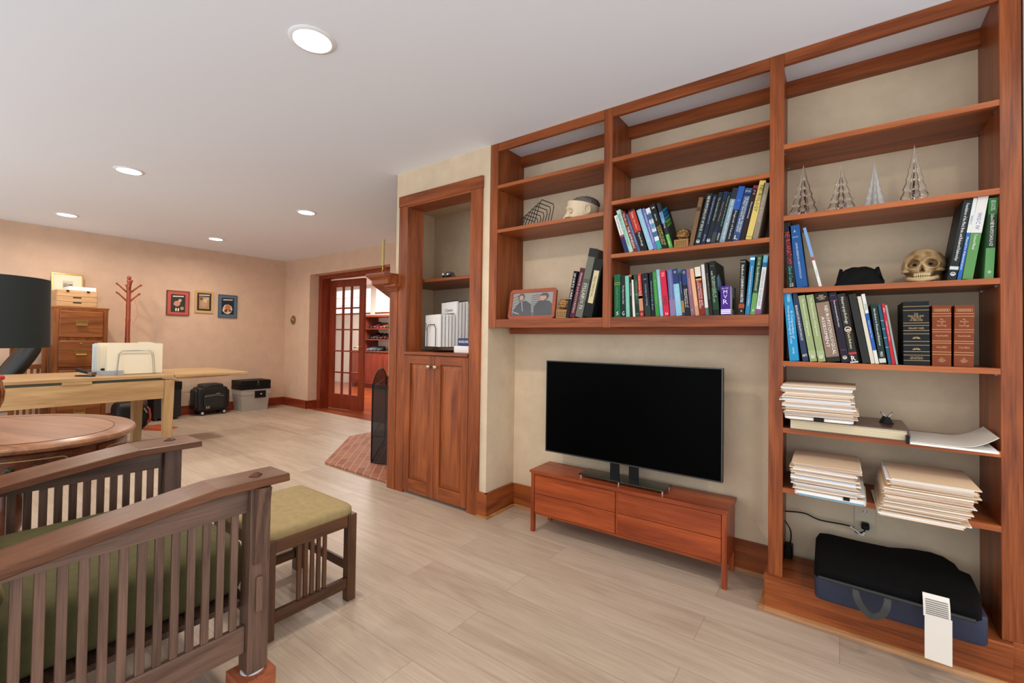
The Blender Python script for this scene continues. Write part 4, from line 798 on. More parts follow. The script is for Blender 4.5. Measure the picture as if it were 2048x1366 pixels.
# skull
p = onY(1853, 557, 2.30); ql = onY(1806, 540, 2.30).x; qr = onY(1899, 540, 2.30).x
T = Thing('skull', 'tan cast of a human skull facing out, between the black pouch and the leaning books', 'skull', ((ql+qr)/2, 2.36, 1.3787), rz=math.radians(-9), world=False)
def skull_mat():
    m, nt, b = _new('bone_cast'); N, L = nt.nodes, nt.links
    tc = N.new('ShaderNodeTexCoord'); n = N.new('ShaderNodeTexNoise'); n.inputs['Scale'].default_value = 26; n.inputs['Detail'].default_value = 6; L.new(tc.outputs['Object'], n.inputs['Vector'])
    rp = N.new('ShaderNodeValToRGB'); L.new(n.outputs['Fac'], rp.inputs['Fac']); rp.color_ramp.elements[0].color = lin((132, 98, 58)); rp.color_ramp.elements[0].position = .35
    rp.color_ramp.elements[1].color = lin((206, 176, 130)); rp.color_ramp.elements[1].position = .65
    L.new(rp.outputs['Color'], b.inputs['Base Color']); b.inputs['Roughness'].default_value = .5; return m
SK = skull_mat()
def g(x, s): return math.exp(-(x/s)**2)
def st(x, e0, e1): t = max(0, min(1, (x-e0)/(e1-e0))); return t*t*(3-2*t)
m = MB(); bmesh.ops.create_icosphere(m.bm, subdivisions=6, radius=1)
W2 = (qr-ql)/2*1.0
for v in m.bm.verts:
    d = v.co.copy(); x, y, z = d.x, d.y, d.z          # -y is the face; frontal coordinates (x, z)
    f = st(-y, .15, .55)
    X, Yv, Z = x*W2, y*.088, .074+z*.068
    low = st(-z, .05, .9)
    X *= 1-.30*low*f-.12*low*(1-f)
    if y > 0 and z < -.3: Z = max(Z, .004)
    Yv -= .016*f*st(-z, -.1, .5)*(1-st(abs(x), .45, .8))                    # muzzle comes forward
    for s in (-1, 1):
        r2 = math.hypot((x-s*.40)/.29, (z+.02+.10*(x*s-.4))/.25)
        Yv += f*.040*(1-st(r2, .45, 1.05))                                    # eye socket
        Yv -= f*.006*g(r2-1.15, .16)                                          # rim
        r3 = math.hypot((x-s*.66)/.17, (z+.62)/.20); Yv += f*.026*(1-st(r3, .3, 1.1))   # hollow below the cheekbone
        Yv -= f*.010*g(x-s*.64, .20)*g(z+.34, .09); X += s*f*.006*g(x-s*.75, .15)*g(z+.32, .12)
    wn = .05+.11*st(-z, .12, .46)
    Yv += f*.030*(1-st(abs(x)/wn, .6, 1.15))*st(-z, .10, .20)*(1-st(-z, .46, .54))     # pear-shaped nose opening
    Yv -= f*.008*g(x, .07)*g(z-.06, .12)                                                # nasal bridge
    for s in (-1, 1): Yv -= f*.007*g(x-s*.34, .26)*g(z-.30, .07)                        # brow
    v.co = (X, Yv, max(Z, .001))
T.part('cranium', m, SK, smooth='all')
for s in (-1, 1):
    T.part('cheek_arch', MB().tube([(s*W2*.56, -.074, .050), (s*W2*.78, -.060, .049), (s*W2*.90, -.030, .050), (s*W2*.90, .0, .054)], .006, 8, taper=[1, 1.1, .9, .7]), SK, smooth='all')
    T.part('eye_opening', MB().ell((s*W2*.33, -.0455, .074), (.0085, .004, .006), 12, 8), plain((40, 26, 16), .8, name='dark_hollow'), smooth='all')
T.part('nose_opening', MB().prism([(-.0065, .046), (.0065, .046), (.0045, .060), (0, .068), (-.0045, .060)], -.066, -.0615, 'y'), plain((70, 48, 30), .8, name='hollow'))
for row, zc, hh in ((0, .030, .0070), (1, .0185, .0055)):
    for i in range(-4, 5):
        a = (i+(.5 if row else 0)*.0)*.23; T.part('tooth', MB().ell((math.sin(a)*W2*.40, -.074-.022*math.cos(a)+.003*row, zc), (.0030, .0030, hh), 8, 8), plain((206, 184, 138), .4, name='tooth'), smooth='all')
T.part('jaw', MB().tube([(math.sin(a*.2)*W2*.64, -.050-.038*math.cos(a*.2), .0090+.0016*abs(a)) for a in range(-7, 8)], .0085, 8), plain((196, 168, 122), .5, name='jaw_bone'), smooth='all')
# ------------------------------------------------------------------ files and papers in the right tower
MAN = [plain(c, .75, name='manila') for c in ((226, 196, 160), (232, 206, 172), (220, 188, 150), (236, 214, 186), (228, 190, 150))]
PAP = [plain(c, .8, name='sheets') for c in ((236, 232, 226), (228, 226, 224), (240, 236, 228), (206, 212, 222))]
def folder(label, group, x0, x1, y0, y1, z, t, rz, cover, paper, inner=True, name='file_folder'):
    cx, cy = (x0+x1)/2, (y0+y1)/2; a, b = (x1-x0)/2, (y1-y0)/2
    T = Thing(name, label, 'folder' if name == 'file_folder' else 'papers', (cx, cy, z), rz=rz, group=group, world=False)
    e = min(.0012, t*.22)
    if inner:
        m = MB().box(-a, a, -b, b, 0, e).box(-a+(t*7e3%1)*.004, a, -b*(.97+.03*(t*3e3%1)), b, t-e, t).box(a-e*.8, a, -b, b, e, t-e)
        T.part('cover', m, cover); T.part('papers', box(-a+.004, a-e*.85, -b+.002+.003*(t*1e3%1), b-.004, e+.0001, t-e-.0001), paper)
    else: T.part('papers', box(-a, a, -b, b, 0, t), paper)
    return T
def pile(label, group, x0, x1, y0, y1, z0, z1, n, seed, jx=.008, jy=.008, tilt=0, name='file_folder', whites=.2):
    rnd = random.Random(seed); ws = [rnd.uniform(.6, 1.5) for _ in range(n)]; tot = sum(ws); z = z0+.0006
    for i, w in enumerate(ws):
        t = (z1-z0)*w/tot-.0005; dx, dy = rnd.uniform(-jx, jx), rnd.uniform(-jy, jy); sh = tilt*(z-z0)/(z1-z0)
        folder(label, group, x0+dx+sh, x1+dx+sh+rnd.uniform(-.012, .006), y0+dy, y1+dy, z, t, rnd.uniform(-.025, .025), rnd.choice(MAN), rnd.choice(PAP), rnd.random() > whites or i == n-1)
        z += t+.0005
# ledger and what is on it
T = Thing('ledger_book', 'large old ledger with brown cover lying flat under files and a binder clip', 'ledger', (.018, 2.345, .7826), world=False)
T.part('page_block', box(-.186, .184, -.125, .125, .003, .039), plain((220, 204, 170), .8, name='old_pages')); 
for q in range(7): T.part('page_line', box(-.187, .1845, -.1253, -.1249, .006+.0048*q+.001*(q%2), .0064+.0048*q+.001*(q%2)), plain((128, 106, 74), .8, name='signature_line'))  # thin dark lines marking the page signatures
T.part('cover', MB().box(-.190, .190, -.130, .132, .0395, .0445).box(-.190, .190, -.130, .132, 0, .0027).prism([(.184, .0028), (.190, .006), (.193, .02), (.190, .036), (.184, .0393)], -.130, .132, 'y'), plain((74, 42, 28), .4, name='ledger_leather', coat=.3), bevel=.001)
T = Thing('paper_bundle', 'white report bundle with black clip under the upper left folder pile', 'papers', (-.07, 2.315, .8276), rz=.02, world=False)
T.part('papers', MB().pillow(-.120, .112, -.135, .12, 0, .018, .12, .35), PAP[0], smooth=True); T.part('clip', box(-.018, .016, -.139, -.125, .001, .017), BLACK, bevel=.003)
pile('manila folder in the pile on top of the ledger', 'folders piled on the ledger', -.188, .052, 2.17, 2.44, .8462, .972, 27, 3, tilt=-.012)
T = Thing('binder_clip', 'black binder clip with steel handles on the ledger', 'binder clip', (.150, 2.345, .8276), rz=.25, world=False)
T.part('body', MB().prism([(-.018, 0), (.018, 0), (.005, .026), (-.005, .026)], -.020, .020, 'y'), BLACK, bevel=.001); 
for s in (-1, 1): T.part('handle', MB().tube([(s*.004, -.012, .025), (s*.016, -.007, .040), (s*.020, 0, .044), (s*.016, .007, .040), (s*.004, .012, .025)], .0012, 6), CHROME)
# booklet with curled corner
T = Thing('stapled_booklet', 'white stapled booklet with black spine strip and a curled right edge', 'booklet', (.322, 2.30, .7826), rz=-.04, world=False)
T.part('pages', MB().sheet(lambda u, v: (-.112+.222*u, -.135+.27*v, .0005+.0*u), 14, 6, .007), PAP[0])
T.part('cover_sheet', MB().sheet(lambda u, v: (-.112+.226*u-.008*max(0, u-.7), -.13+.262*v, .0085+.012*max(0, .25-u)/.25*0+.045*max(0, (u-.55)/.45)**2), 18, 6, .0022), plain((214, 206, 194), .7, name='cover_sheet'), smooth=True)
T.part('spine_strip', box(-.122, -.1125, -.138, .138, 0, .024), BLACK, bevel=.003)
# lower shelf piles
pile('manila folder in the left pile on the lowest shelf', 'left folder pile on the lowest shelf', -.150, .070, 2.145, 2.43, .5285+.030, .662, 24, 11, tilt=-.012)
T = Thing('paper_bundle', 'white bundle with blue sheets and a dark clip at the bottom of the left pile', 'papers', (-.032, 2.275, .5286), rz=-.02, world=False)
T.part('papers', MB().pillow(-.115, .116, -.135, .13, 0, .028, .12, .4), PAP[0], smooth=True); T.part('blue_sheet', box(-.105, .108, -.136, .12, .008, .013), plain((96, 150, 176), .6, name='blue_paper')); T.part('clip', box(.045, .065, -.137, -.125, .017, .0265), BLACK)
pile('manila folder in the right pile on the lowest shelf', 'right folder pile on the lowest shelf', .112, .340, 2.10, 2.40, .5285, .665, 36, 23, jx=.007, jy=.007, tilt=.028)
# outlet, cord and plugs
PLATE = plain((206, 190, 162), .45, name='outlet_plate')
def outlet(label, at, facing, w=.072, h=.116):
    T = Thing('wall_outlet', label, 'outlet', at, rz=facing, group='wall outlets', world=False)   # local -y faces the room
    T.part('plate', box(-w/2, w/2, -.005, -.0005, -h/2, h/2), PLATE, bevel=.002)
    for z in (-.026, .026):
        r = MB().lathe([(.0165, 0), (.0165, .0015), (.015, .002)], seg=24, sy=.86); rot(r, PI/2, 'X'); move(r, (0, -.0052, z)); f = T.part('receptacle', r, plain((214, 200, 174), .4, name='receptacle'))
        for a, b in ((-.0065, .008), (.0065, .008)): box(a-.001, a+.001, -.0082, -.0073, z+.000, z+.009).build('slot', BLACK, f)
        MB().lathe([(.0024, 0), (.0024, .0008)], (0, 0, 0), 10).build('ground_hole', BLACK, f).location = (0, -.0078, z-.008)
    return T
oc = onY(1550+768/4.2706, 750+1232/4.2706, BY)
outlet('wall outlet with a black plug in it under the lowest shelf', (oc.x, BY-.0005, .375), 0)
T = Thing('power_cord', 'black power cord plugged into the outlet with a white tie, ending in an adapter plug', 'cord', (-.15, 2.46, .147), world=True)
pz = .349
pl = onY(1550+640/4.2706, 750+1290/4.2706, 2.49); c0 = onY(1565, 1022, 2.49); c1 = onY(1607, 1026, 2.49); c2 = onY(1640, 1040, 2.49)
T.part('plug', MB().box(oc.x-.014, oc.x+.014, BY-.045, BY-.0088, pz-.012, pz+.013), BLACK, bevel=.004)
T.part('cord', MB().tube(spline([(c0.x-.012, 2.49, c0.z-.001), c0, c1, c2, pl, (oc.x-.03, 2.485, pz-.03), (oc.x-.008, 2.487, pz-.022), (oc.x, 2.488, pz-.011)]), .0032, 8), BLACK, smooth=True)
T.part('tie', MB().tube(spline([pl+Vector((0, -.004, 0)), pl+Vector((.012, -.006, -.006)), (oc.x-.012, 2.478, pz-.034), (oc.x-.004, 2.48, pz-.02)]), .0028, 6), WHITE)
e0 = onY(1566, 1035, 2.47); e1 = onY(1580, 1058, 2.47); e2 = onY(1582, 1076, 2.47); e3 = onY(1578, 1096, 2.47)
T.part('cord', MB().tube(spline([(e0.x-.006, 2.47, e0.z+.012), e0, e1, e2, (e3.x+.003, 2.47, e3.z+.02)]), .0028, 8), BLACK, smooth=True)
T.part('adapter', MB().box(e3.x-.018, e3.x+.016, 2.44, 2.49, .1475, e3.z+.022), BLACK, bevel=.005)
# cushion and foam pad on the base
T = Thing('foam_pad', 'navy blue foam seat pad lying on the bookcase base', 'pad', (.155, 2.30, .1462), world=False)
NAVY = plain((33, 39, 62), .55, name='navy_nylon', bump=.5, bscale=60, var=.15)
m = MB().pillow(-.236, .242, -.178, .20, 0, .108, .10, .16, 48, 20); T.part('pad_cover', m, NAVY, smooth=True)
T = Thing('seat_cushion', 'black mesh seat cushion with a strap handle lying on the navy pad', 'cushion', (0, 0, .2555), world=False)
BM = plain((8, 7, 7), .85, name='black_mesh_fabric', bump=1, bscale=420, spec=.12)
out = [(-.079, 2.075), (-.085, 2.40), (-.078, 2.445), (-.045, 2.46), (.06, 2.452), (.166, 2.452), (.24, 2.485), (.30, 2.49), (.335, 2.47), (.361, 2.417), (.366, 2.365), (.392, 2.345), (.389, 2.19), (.368, 2.065), (.355, 2.05), (.10, 2.06), (-.06, 2.062)]
m = MB(); rings = []
cx_, cy_ = .155, 2.26
for sc, z in ((.97, 0), (1.0, .008), (1.0, .030), (.975, .042), (.90, .047)):
    rings.append([m.bm.verts.new((cx_+(x-cx_)*sc, cy_+(y-cy_)*sc, z+.02*max(0, (x-.1))*max(0, y-2.25)*6)) for x, y in out])
for p_, q_ in zip(rings, rings[1:]):
    for i in range(len(out)): m.bm.faces.new((p_[i], p_[(i+1) % len(out)], q_[(i+1) % len(out)], q_[i]))
m.bm.faces.new(rings[0][::-1]); m.bm.faces.new(rings[-1])
T.part('cushion_body', m, BM, smooth='all')
T.part('piping', MB().tube([(-.065, 2.052, .012), (.1, 2.050, .010), (.35, 2.040, .010)], .006, 8), plain((30, 29, 28), .6, name='piping'))
hp = [(.045, 2.058, .012), (.050, 2.040, -.02), (.068, 2.035, -.052), (.092, 2.032, -.066), (.118, 2.034, -.052), (.132, 2.038, -.02), (.136, 2.056, .012)]
hs = spline(hp, 5)
def strapf(u, v):
    i = min(len(hs)-1, int(round(u*(len(hs)-1)))); d = (hs[min(i+1, len(hs)-1)]-hs[max(i-1, 0)]).normalized().cross(Vector((0, 1, 0)))
    return hs[i]+d*(.022*(v-.5))
m = MB().sheet(strapf, len(hs)-1, 2, .002)
T.part('strap_handle', m, plain((44, 42, 38), .6, name='webbing'))
TAG = plain((222, 214, 202), .7, name='tag_cloth')
m = MB().sheet(lambda u, v: (.225+.066*u, 2.036+.020*v**2-.004*(1-v), -.012+.066*v), 6, 8, .0008); tg = T.part('label_tag', m, TAG)
m = MB().sheet(lambda u, v: (.228+.066*u, 2.033-.004*u, -.152+.148*v), 6, 8, .0008); T.part('label_tag', m, TAG)
m = MB()
for i in range(8): m.hexa([(.231+.0*i, 2.0300+.020*((i+1)/10)**2-.0, -.004+.0060*i), (.286, 2.0300+.020*((i+1)/10)**2, -.004+.006*i), (.286, 2.0310+.020*((i+1)/10)**2, -.004+.006*i), (.231, 2.0310+.02*((i+1)/10)**2, -.004+.006*i), (.231, 2.0302+.02*((i+1)/10)**2, -.0015+.006*i), (.286, 2.0302+.02*((i+1)/10)**2, -.0015+.006*i), (.286, 2.0312+.02*((i+1)/10)**2, -.0015+.006*i), (.231, 2.0312+.02*((i+1)/10)**2, -.0015+.006*i)])
T.part('fine_print', m, plain((120, 112, 104), .7, name='fine_print'))
# ------------------------------------------------------------------ in the niche
T = Thing('niche_file_sorter', 'black wire file holder with rounded front in the cabinet niche', 'file holder', (-2.43, 2.30, 1.0425), rz=math.radians(-20), world=False)
T.o.name = 'desk_file_holder'
T.part('front_loop', MB().tube([(-.075, 0, .01), (-.075, 0, .17), (-.05, 0, .20), (.055, 0, .20), (.08, 0, .17), (.08, 0, .01)], .003, 8), WIRE)
for x in (-.075, .08): T.part('foot', MB().tube([(x, -.01, .0035), (x, .33, .0035)], .0032, 6), WIRE)
T.part('back_loop', MB().tube([(-.075, .33, .01), (-.075, .33, .20), (-.05, .33, .24), (.055, .33, .24), (.08, .33, .20), (.08, .33, .01)], .003, 8), WIRE)
T.part('tray', MB().tube([(-.075, .0, .034), (-.075, .33, .034)], .003, 6).tube([(.08, 0, .034), (.08, .33, .034)], .003, 6), WIRE)
ax = Vector((math.cos(math.radians(-20)), math.sin(math.radians(-20)), 0)); ay = Vector((-ax.y, ax.x, 0)); b0 = Vector((-2.43, 2.30, 1.0425))
COIL = plain((60, 60, 58), .4, .5, name='coil')
for i in range(13):
    tall = i >= 5; h = (.235 if not tall else .325+.004*(i % 3)); wd_ = .262; dep = .014 if i else .012
    pos = b0+ay*(.012+.0235*i)+ax*(.0+.006*i)+Vector((0, 0, .0385))
    lb = 'white test booklet at the front of the niche holder with black letters' if i == 0 else 'tall comb bound white manual standing foremost of the tall ones in the niche' if i == 5 else ('short white booklet behind the lettered one in the niche holder' if not tall else 'tall comb bound white manual standing at the back of the niche holder')
    T = Thing('test_booklet', lb, 'booklet', pos, rz=math.radians(-20), group='booklets in the niche holder', world=False)
    T.part('pages', box(-.135, .125, 0, dep, 0, h), PAP[i % 3], bevel=.001)
    if tall or i == 4:
        m = MB()
        for k in range(20): x = -.122+.0125*k; m.tube([(x, dep*.5+.007*math.cos(q*PI/4), h+.002+.008*math.sin(q*PI/4)) for q in range(8)], .0016, 4, True)
        T.part('comb_binding', m, COIL)
    if i == 0:
        lettering(T.o, 'NAB', ink('222222'), .075, .020, lambda u, v: (-.117+v, -.0012, .15+u), bold=True)
        lettering(T.o, 'Executive Functions\nRecord Form', ink('8a8880'), .09, .02, lambda u, v: (-.045+v, -.0012, .15+u))
    if i == 5: lettering(T.o, 'I Dynamic', ink('3a3836'), .16, .03, lambda u, v: (-.0+u, -.0012, .27+v))
T = Thing('paper_box', 'low white box in the niche holding a blue lettered pad', 'box', (-2.06, 2.325, 1.0425), rz=math.radians(-8), world=False)
T.part('tray', MB().pillow(-.12, .066, -.06, .10, 0, .05, .14, .12), PAP[0], smooth=True)
T = Thing('blue_test_pad', 'dark blue box with white BASELINE lettering on the white box in the niche', 'box', (-2.06, 2.34, 1.0935), rz=math.radians(-8), world=False)
T.part('box', box(-.085, .066, -.06, .05, 0, .052), plain((36, 48, 96), .45, name='navy_box'), bevel=.001)
lettering(T.o, 'BASELINE', ink('e8e8f0'), .1, .024, lambda u, v: (-.022+u, -.0612, .028+v), bold=True)
T = Thing('dark_box', 'small dark box behind the blue pad in the niche', 'box', (-2.04, 2.46, 1.0425), world=False)
T.part('box', box(-.06, .06, -.03, .03, 0, .165), plain((40, 30, 26), .5, name='dark_card'), bevel=.001)
# model car on the niche shelf
p = onY(899, 549, 2.47)
T = Thing('model_car', 'small dark vintage model car on the niche shelf', 'model car', (p.x, 2.47, 1.6025), rz=math.radians(-75), world=False)
CARP = plain((30, 34, 34), .2, .2, name='car_paint', coat=1)
T.part('body', MB().pillow(-.065, .065, -.03, .03, .008, .032, .3, .4), CARP, smooth=True)
T.part('cabin', MB().pillow(-.045, .022, -.024, .024, .027, .052, .35, .5), CARP, smooth=True)
for x in (-.042, .042):
    for y in (-.032, .026): T.part('wheel', move(rot(MB().lathe([(.010, 0), (.0125, .001), (.0125, .005), (.010, .006)], seg=16), -PI/2, 'X'), (x, y, .0128)), BLACK)
for y in (-.02, .02): T.part('headlight', MB().ell((.064, y, .025), (.006, .009, .009), 10, 8), plain((230, 226, 214), .2, .6), smooth='all')
# ------------------------------------------------------------------ bow-arm chair on riser blocks
CX0, CX1 = -1.435, -2.325
VEL = plain((140, 124, 84), .85, name='olive_velvet', bump=.35, bscale=300, var=.28)
VEL2 = plain((84, 78, 42), .85, name='green_velvet', bump=.35, bscale=300, var=.3)
T = Thing('bow_arm_chair', 'dark oak bow-arm chair with slatted sides and green velvet cushions', 'armchair', (-1.88, .32, .1005), world=True)
dz, dy, dx = darkoak('z'), darkoak('y'), darkoak('x')
armtop = [(.750, .700), (.545, .700), (.482, .692), (.344, .672), (.230, .655), (.132, .639), (-.03, .610), (-.16, .585)]
armbot = [(y+.002, z-.0255) for y, z in armtop]
def zarm(y):
    for (a, za), (b, zb_) in zip(armbot, armbot[1:]):
        if b <= y <= a: return zb_+(za-zb_)*(y-b)/(a-b)
    return armbot[-1][1]
for side in (0, 1):
    xo, xi = (CX0, CX0-.128) if side == 0 else (CX1, CX1+.170)
    s = 1 if side == 0 else -1
    if side == 1: xo, xi = -2.325, -2.155
    xp = -1.457 if side == 0 else -2.290            # outer faces of the posts
    T.part('arm', MB().prism(armtop+armbot[::-1], min(xo, xi), max(xo, xi), 'x'), wood((70, 40, 22), (118, 74, 48), 'y', .34, scale=1.2, spec=.35, name='arm_oak'), bevel=.0025)
    xq = xp-s*.062; pa, pb = min(xp, xq), max(xp, xq)
    T.part('front_post', box(pa, pb, .643, .703, .1008, zarm(.67)-.001), dz, bevel=.002)
    T.part('rear_post', box(pa, pb, -.11, -.05, .1008, zarm(-.08)-.003), dz, bevel=.002)
    T.part('arm_tenon', MB().lathe([(.021, 0), (.021, .002), (.004, .011), (.0005, .012)], ((pa+pb)/2, .668, .7002), 4), wood((60, 34, 20), (90, 54, 34), 'z', .3))
    xs = xp-s*.024; sa, sb = min(xs, xs-s*.012), max(xs, xs-s*.012)
    ys = [(-.049+i*.05) for i in range(15)]
    T.part('apron', MB().prism([(.6425, .595), (.6425, zarm(.64)-.001)]+[(y, zarm(y)-.001) for y in (.54, .48, .344, .23, .13, .04)]+[(-.0495, zarm(-.049)-.001), (-.0495, .572), (.1, .592)], sa-.003, sb+.003, 'x'), dy)
    T.part('lower_rail', box(sa-.004, sb+.004, -.0495, .6425, .165, .247), dy, bevel=.002)
    for i in range(17):
        y0 = .600-.0374*i if side == 0 else .633-.0379*i
        if y0 < -.045: break
        T.part('slat', box(sa, sb, y0, y0+.0195 if side == 0 else y0+.0215, .2472, min(.5945, zarm(y0)-.02) if y0 > .08 else .571), dz, bevel=.001)
    T.part('corbel', MB().prism([(xp+s*.001, .435), (xp+s*.010, .438), (xp+s*.013, .50), (xp+s*.018, .58), (xp+s*.030, .65), (xp+s*.034, zarm(.67)-.0015), (xp+s*.001, zarm(.67)-.0015)], .652, .689, 'y'), dz)
    T.part('through_tenon', box(min(xp+s*.0005, xp+s*.012), max(xp+s*.0005, xp+s*.012), .661, .680, .288, .396), dz, bevel=.003)
T.part('front_rail', box(-2.228, -1.520, .655, .685, .262, .325), dx, bevel=.002)
T.part('rear_rail', box(-2.228, -1.520, -.095, -.065, .24, .30), dx, bevel=.002)
T.part('seat_frame', MB().box(-2.215, -1.53, -.06, .652, .285, .302), dx)
T.part('seat_cushion', MB().pillow(-2.20, -1.545, -.03, .672, .304, .500, .10, .32, 56, 24), VEL2, smooth=True)
B0 = MB().pillow(-2.19, -1.555, -.07, .07, 0, .60, .14, .25, 48, 24); rot(B0, math.radians(20), 'X'); move(B0, (0, .105, .47)); T.part('back_cushion', B0, VEL, smooth=True)
for x in (-2.17, -1.60):
    q = box(x, x+.03, -.015, .015, 0, .62); rot(q, math.radians(20), 'X'); move(q, (0, -.03, .42)); T.part('back_stile', q, dz, bevel=.002)
for k in range(4):
    q = box(-2.139, -1.601, -.010, .010, .06+.15*k, .12+.15*k); rot(q, math.radians(20), 'X'); move(q, (0, -.03, .42)); T.part('back_rung', q, dx, bevel=.002)
RIS = wood((128, 62, 34), (176, 100, 62), 'x', .45, name='riser_wood')
for x, y, lb in ((-1.487, .668, 'orange brown wooden riser block under the near front leg of the armchair'), (-2.259, .668, 'wooden riser block under the far front leg of the armchair'), (-1.487, -.08, 'wooden riser block under the near rear leg of the armchair'), (-2.259, -.08, 'wooden riser block under the far rear leg of the armchair')):
    T = Thing('riser_block', lb, 'riser', (x, y, 0), world=False, group='riser blocks under the armchair')
    T.part('block', box(-.052, .050, -.052, .052, 0, .097), RIS, bevel=.006)
    T.part('felt_pad', MB().lathe([(.034, .0975), (.034, .1003)], (0, .004, 0), 24), plain((226, 224, 220), .8, name='felt'))
# ------------------------------------------------------------------ footstool
T = Thing('footstool', 'dark oak slatted footstool with green velvet top in front of the armchair', 'footstool', (-1.94, 1.0, 0), world=True)
X0, X1, Y0, Y1, LG = -2.175, -1.708, .808, 1.196, .040
BO = lambda a: wood((52, 28, 15), (104, 66, 38), a, .38, scale=1.3, name='stool_oak')
for x in (X0, X1-LG):
    for y in (Y0, Y1-LG): T.part('leg', box(x, x+LG, y, y+LG, 0, .372), BO('z'), bevel=.003)
for x in (X0+.006, X1-.028):
    T.part('side_rail', box(x, x+.022, Y0+LG+.0003, Y1-LG-.0003, .320, .370), BO('y'), bevel=.002); T.part('lower_rail', box(x, x+.022, Y0+LG+.0003, Y1-LG-.0003, .057, .102), BO('y'), bevel=.002)
    for i in range(5): y = .938+i*.0272; T.part('slat', box(x+.006, x+.016, y, y+.0155, .1022, .3198), BO('z'), bevel=.001)
for y in (Y0+.006, Y1-.028):
    T.part('end_rail', box(X0+LG+.0003, X1-LG-.0003, y, y+.022, .320, .370), BO('x'), bevel=.002)
T.part('stretcher', box(X0+.029, X1-.029, 1.10, 1.12, .0575, .102) if False else box(X0+LG, X1-LG, Y1-.026, Y1-.012, .120, .160), BO('x'), bevel=.002)
T.part('cushion', MB().pillow(X0+.008, X1-.008, Y0+.004, Y1-.004, .345, .422, .16, .55, 48, 20), plain((158, 136, 92), .85, name='pale_velvet', bump=.35, bscale=300, var=.25), smooth=True)
# ------------------------------------------------------------------ oval writing table with lamp
OR = math.radians(17.4); OC = (-3.06, .29)
T = Thing('oval_table', 'oval mahogany drum table with inlaid drawers beside the armchair', 'table', (OC[0], OC[1], 0), rz=OR, world=False)
A, Bq, ZT = .548, .408, .700
def ring(k, z): return [(A*k*1.0, Bq*k, z)]
def ovl(m, prof, seg=72):
    rows = []
    for off, z in prof: rows.append([m.bm.verts.new(((A+off)*math.cos(2*PI*i/seg), (Bq+off)*math.sin(2*PI*i/seg), z)) for i in range(seg)])
    for p_, q in zip(rows, rows[1:]):
        for i in range(seg): m.bm.faces.new((p_[i], p_[(i+1) % seg], q[(i+1) % seg], q[i]))
    m.bm.faces.new(rows[0][::-1]); m.bm.faces.new(rows[-1]); return m
T.part('table_top', ovl(MB(), [(-.03, .668), (-.012, .671), (-.004, .678), (0, .686), (-.003, .696), (-.008, .700)]), wood((120, 74, 46), (172, 118, 80), 'x', .38, coat=.05, name='table_top'), smooth=True)
T.part('top_panel', ovl(MB(), [(-.085, .7002), (-.085, .7008)]), wood((126, 78, 50), (174, 120, 84), 'x', .36, scale=.7, coat=.05, name='tooled_panel'))
m = MB()
m.tube([((A-.083)*math.cos(2*PI*i/72), (Bq-.083)*math.sin(2*PI*i/72), .7008) for i in range(72)], .0012, 4, True); T.part('inlay_line', m, plain((52, 28, 16), .4, name='dark_inlay'))
T.part('drum', ovl(MB(), [(-.045, .535), (-.04, .540), (-.04, .660), (-.03, .6675)]), mahog('x'), smooth=True)
INL = plain((190, 160, 100), .4, name='pale_inlay')
def P(t, z, o=-.0395): return ((A+o)*math.cos(t), (Bq+o)*math.sin(t), z)
NDR = 6
for k in range(NDR):
    tm = -PI/2+.10+k*2*PI/NDR; hw = .42
    m = MB(); n = 16; rows = []
    for o in (-.0395, -.0345):
        rows.append([[m.bm.verts.new(P(tm-hw+2*hw*i/n, z, o)) for i in range(n+1)] for z in (.550, .655)])
    for i in range(n):
        m.bm.faces.new((rows[1][0][i], rows[1][0][i+1], rows[1][1][i+1], rows[1][1][i])); m.bm.faces.new((rows[0][0][i+1], rows[0][0][i], rows[0][1][i], rows[0][1][i+1]))
        m.bm.faces.new((rows[1][1][i], rows[1][1][i+1], rows[0][1][i+1], rows[0][1][i])); m.bm.faces.new((rows[0][0][i], rows[0][0][i+1], rows[1][0][i+1], rows[1][0][i]))
    for i in (0, n): m.bm.faces.new((rows[0][0][i], rows[1][0][i], rows[1][1][i], rows[0][1][i]))
    d = T.part('drawer', m, mahog('x'))
    loop = [(tm-hw*.68+2*hw*.68*i/14, .640) for i in range(15)]+[(tm+hw*.68+hw*.16*math.sin(q*PI/8), .6025+.0375*math.cos(q*PI/8)) for q in range(1, 8)]+[(tm+hw*.68-2*hw*.68*i/14, .565) for i in range(15)]+[(tm-hw*.68-hw*.16*math.sin(q*PI/8), .6025-.0375*math.cos(q*PI/8)) for q in range(1, 8)]
    MB().tube([P(t, z, -.0343) for t, z in loop], .0022, 5, True).build('inlay_oval', INL, d)
    for s in (-1, 1):
        t = tm+s*.085; p0, p1 = Vector(P(t, .606, -.034)), Vector(P(t, .606, .0)); dr = Vector((math.cos(t)/A, math.sin(t)/Bq, 0)).normalized()
        km = MB().lathe([(.015, 0), (.015, .003), (.006, .006), (.006, .012), (.013, .017), (.014, .023), (.008, .028), (.001, .029)], seg=18)
        q = dr.to_track_quat('Z', 'Y'); bmesh.ops.transform(km.bm, matrix=Matrix.Translation(p0) @ q.to_matrix().to_4x4(), verts=km.bm.verts)
        km.build('knob', plain((46, 42, 34), .35, .6, name='dark_bronze'), d, smooth=True)
T.part('pedestal', MB().lathe([(.10, .534), (.05, .50), (.04, .46), (.055, .40), (.075, .34), (.06, .27), (.045, .22), (.07, .18), (.08, .15), (.06, .12)], seg=28), mahog('z'), smooth=True)
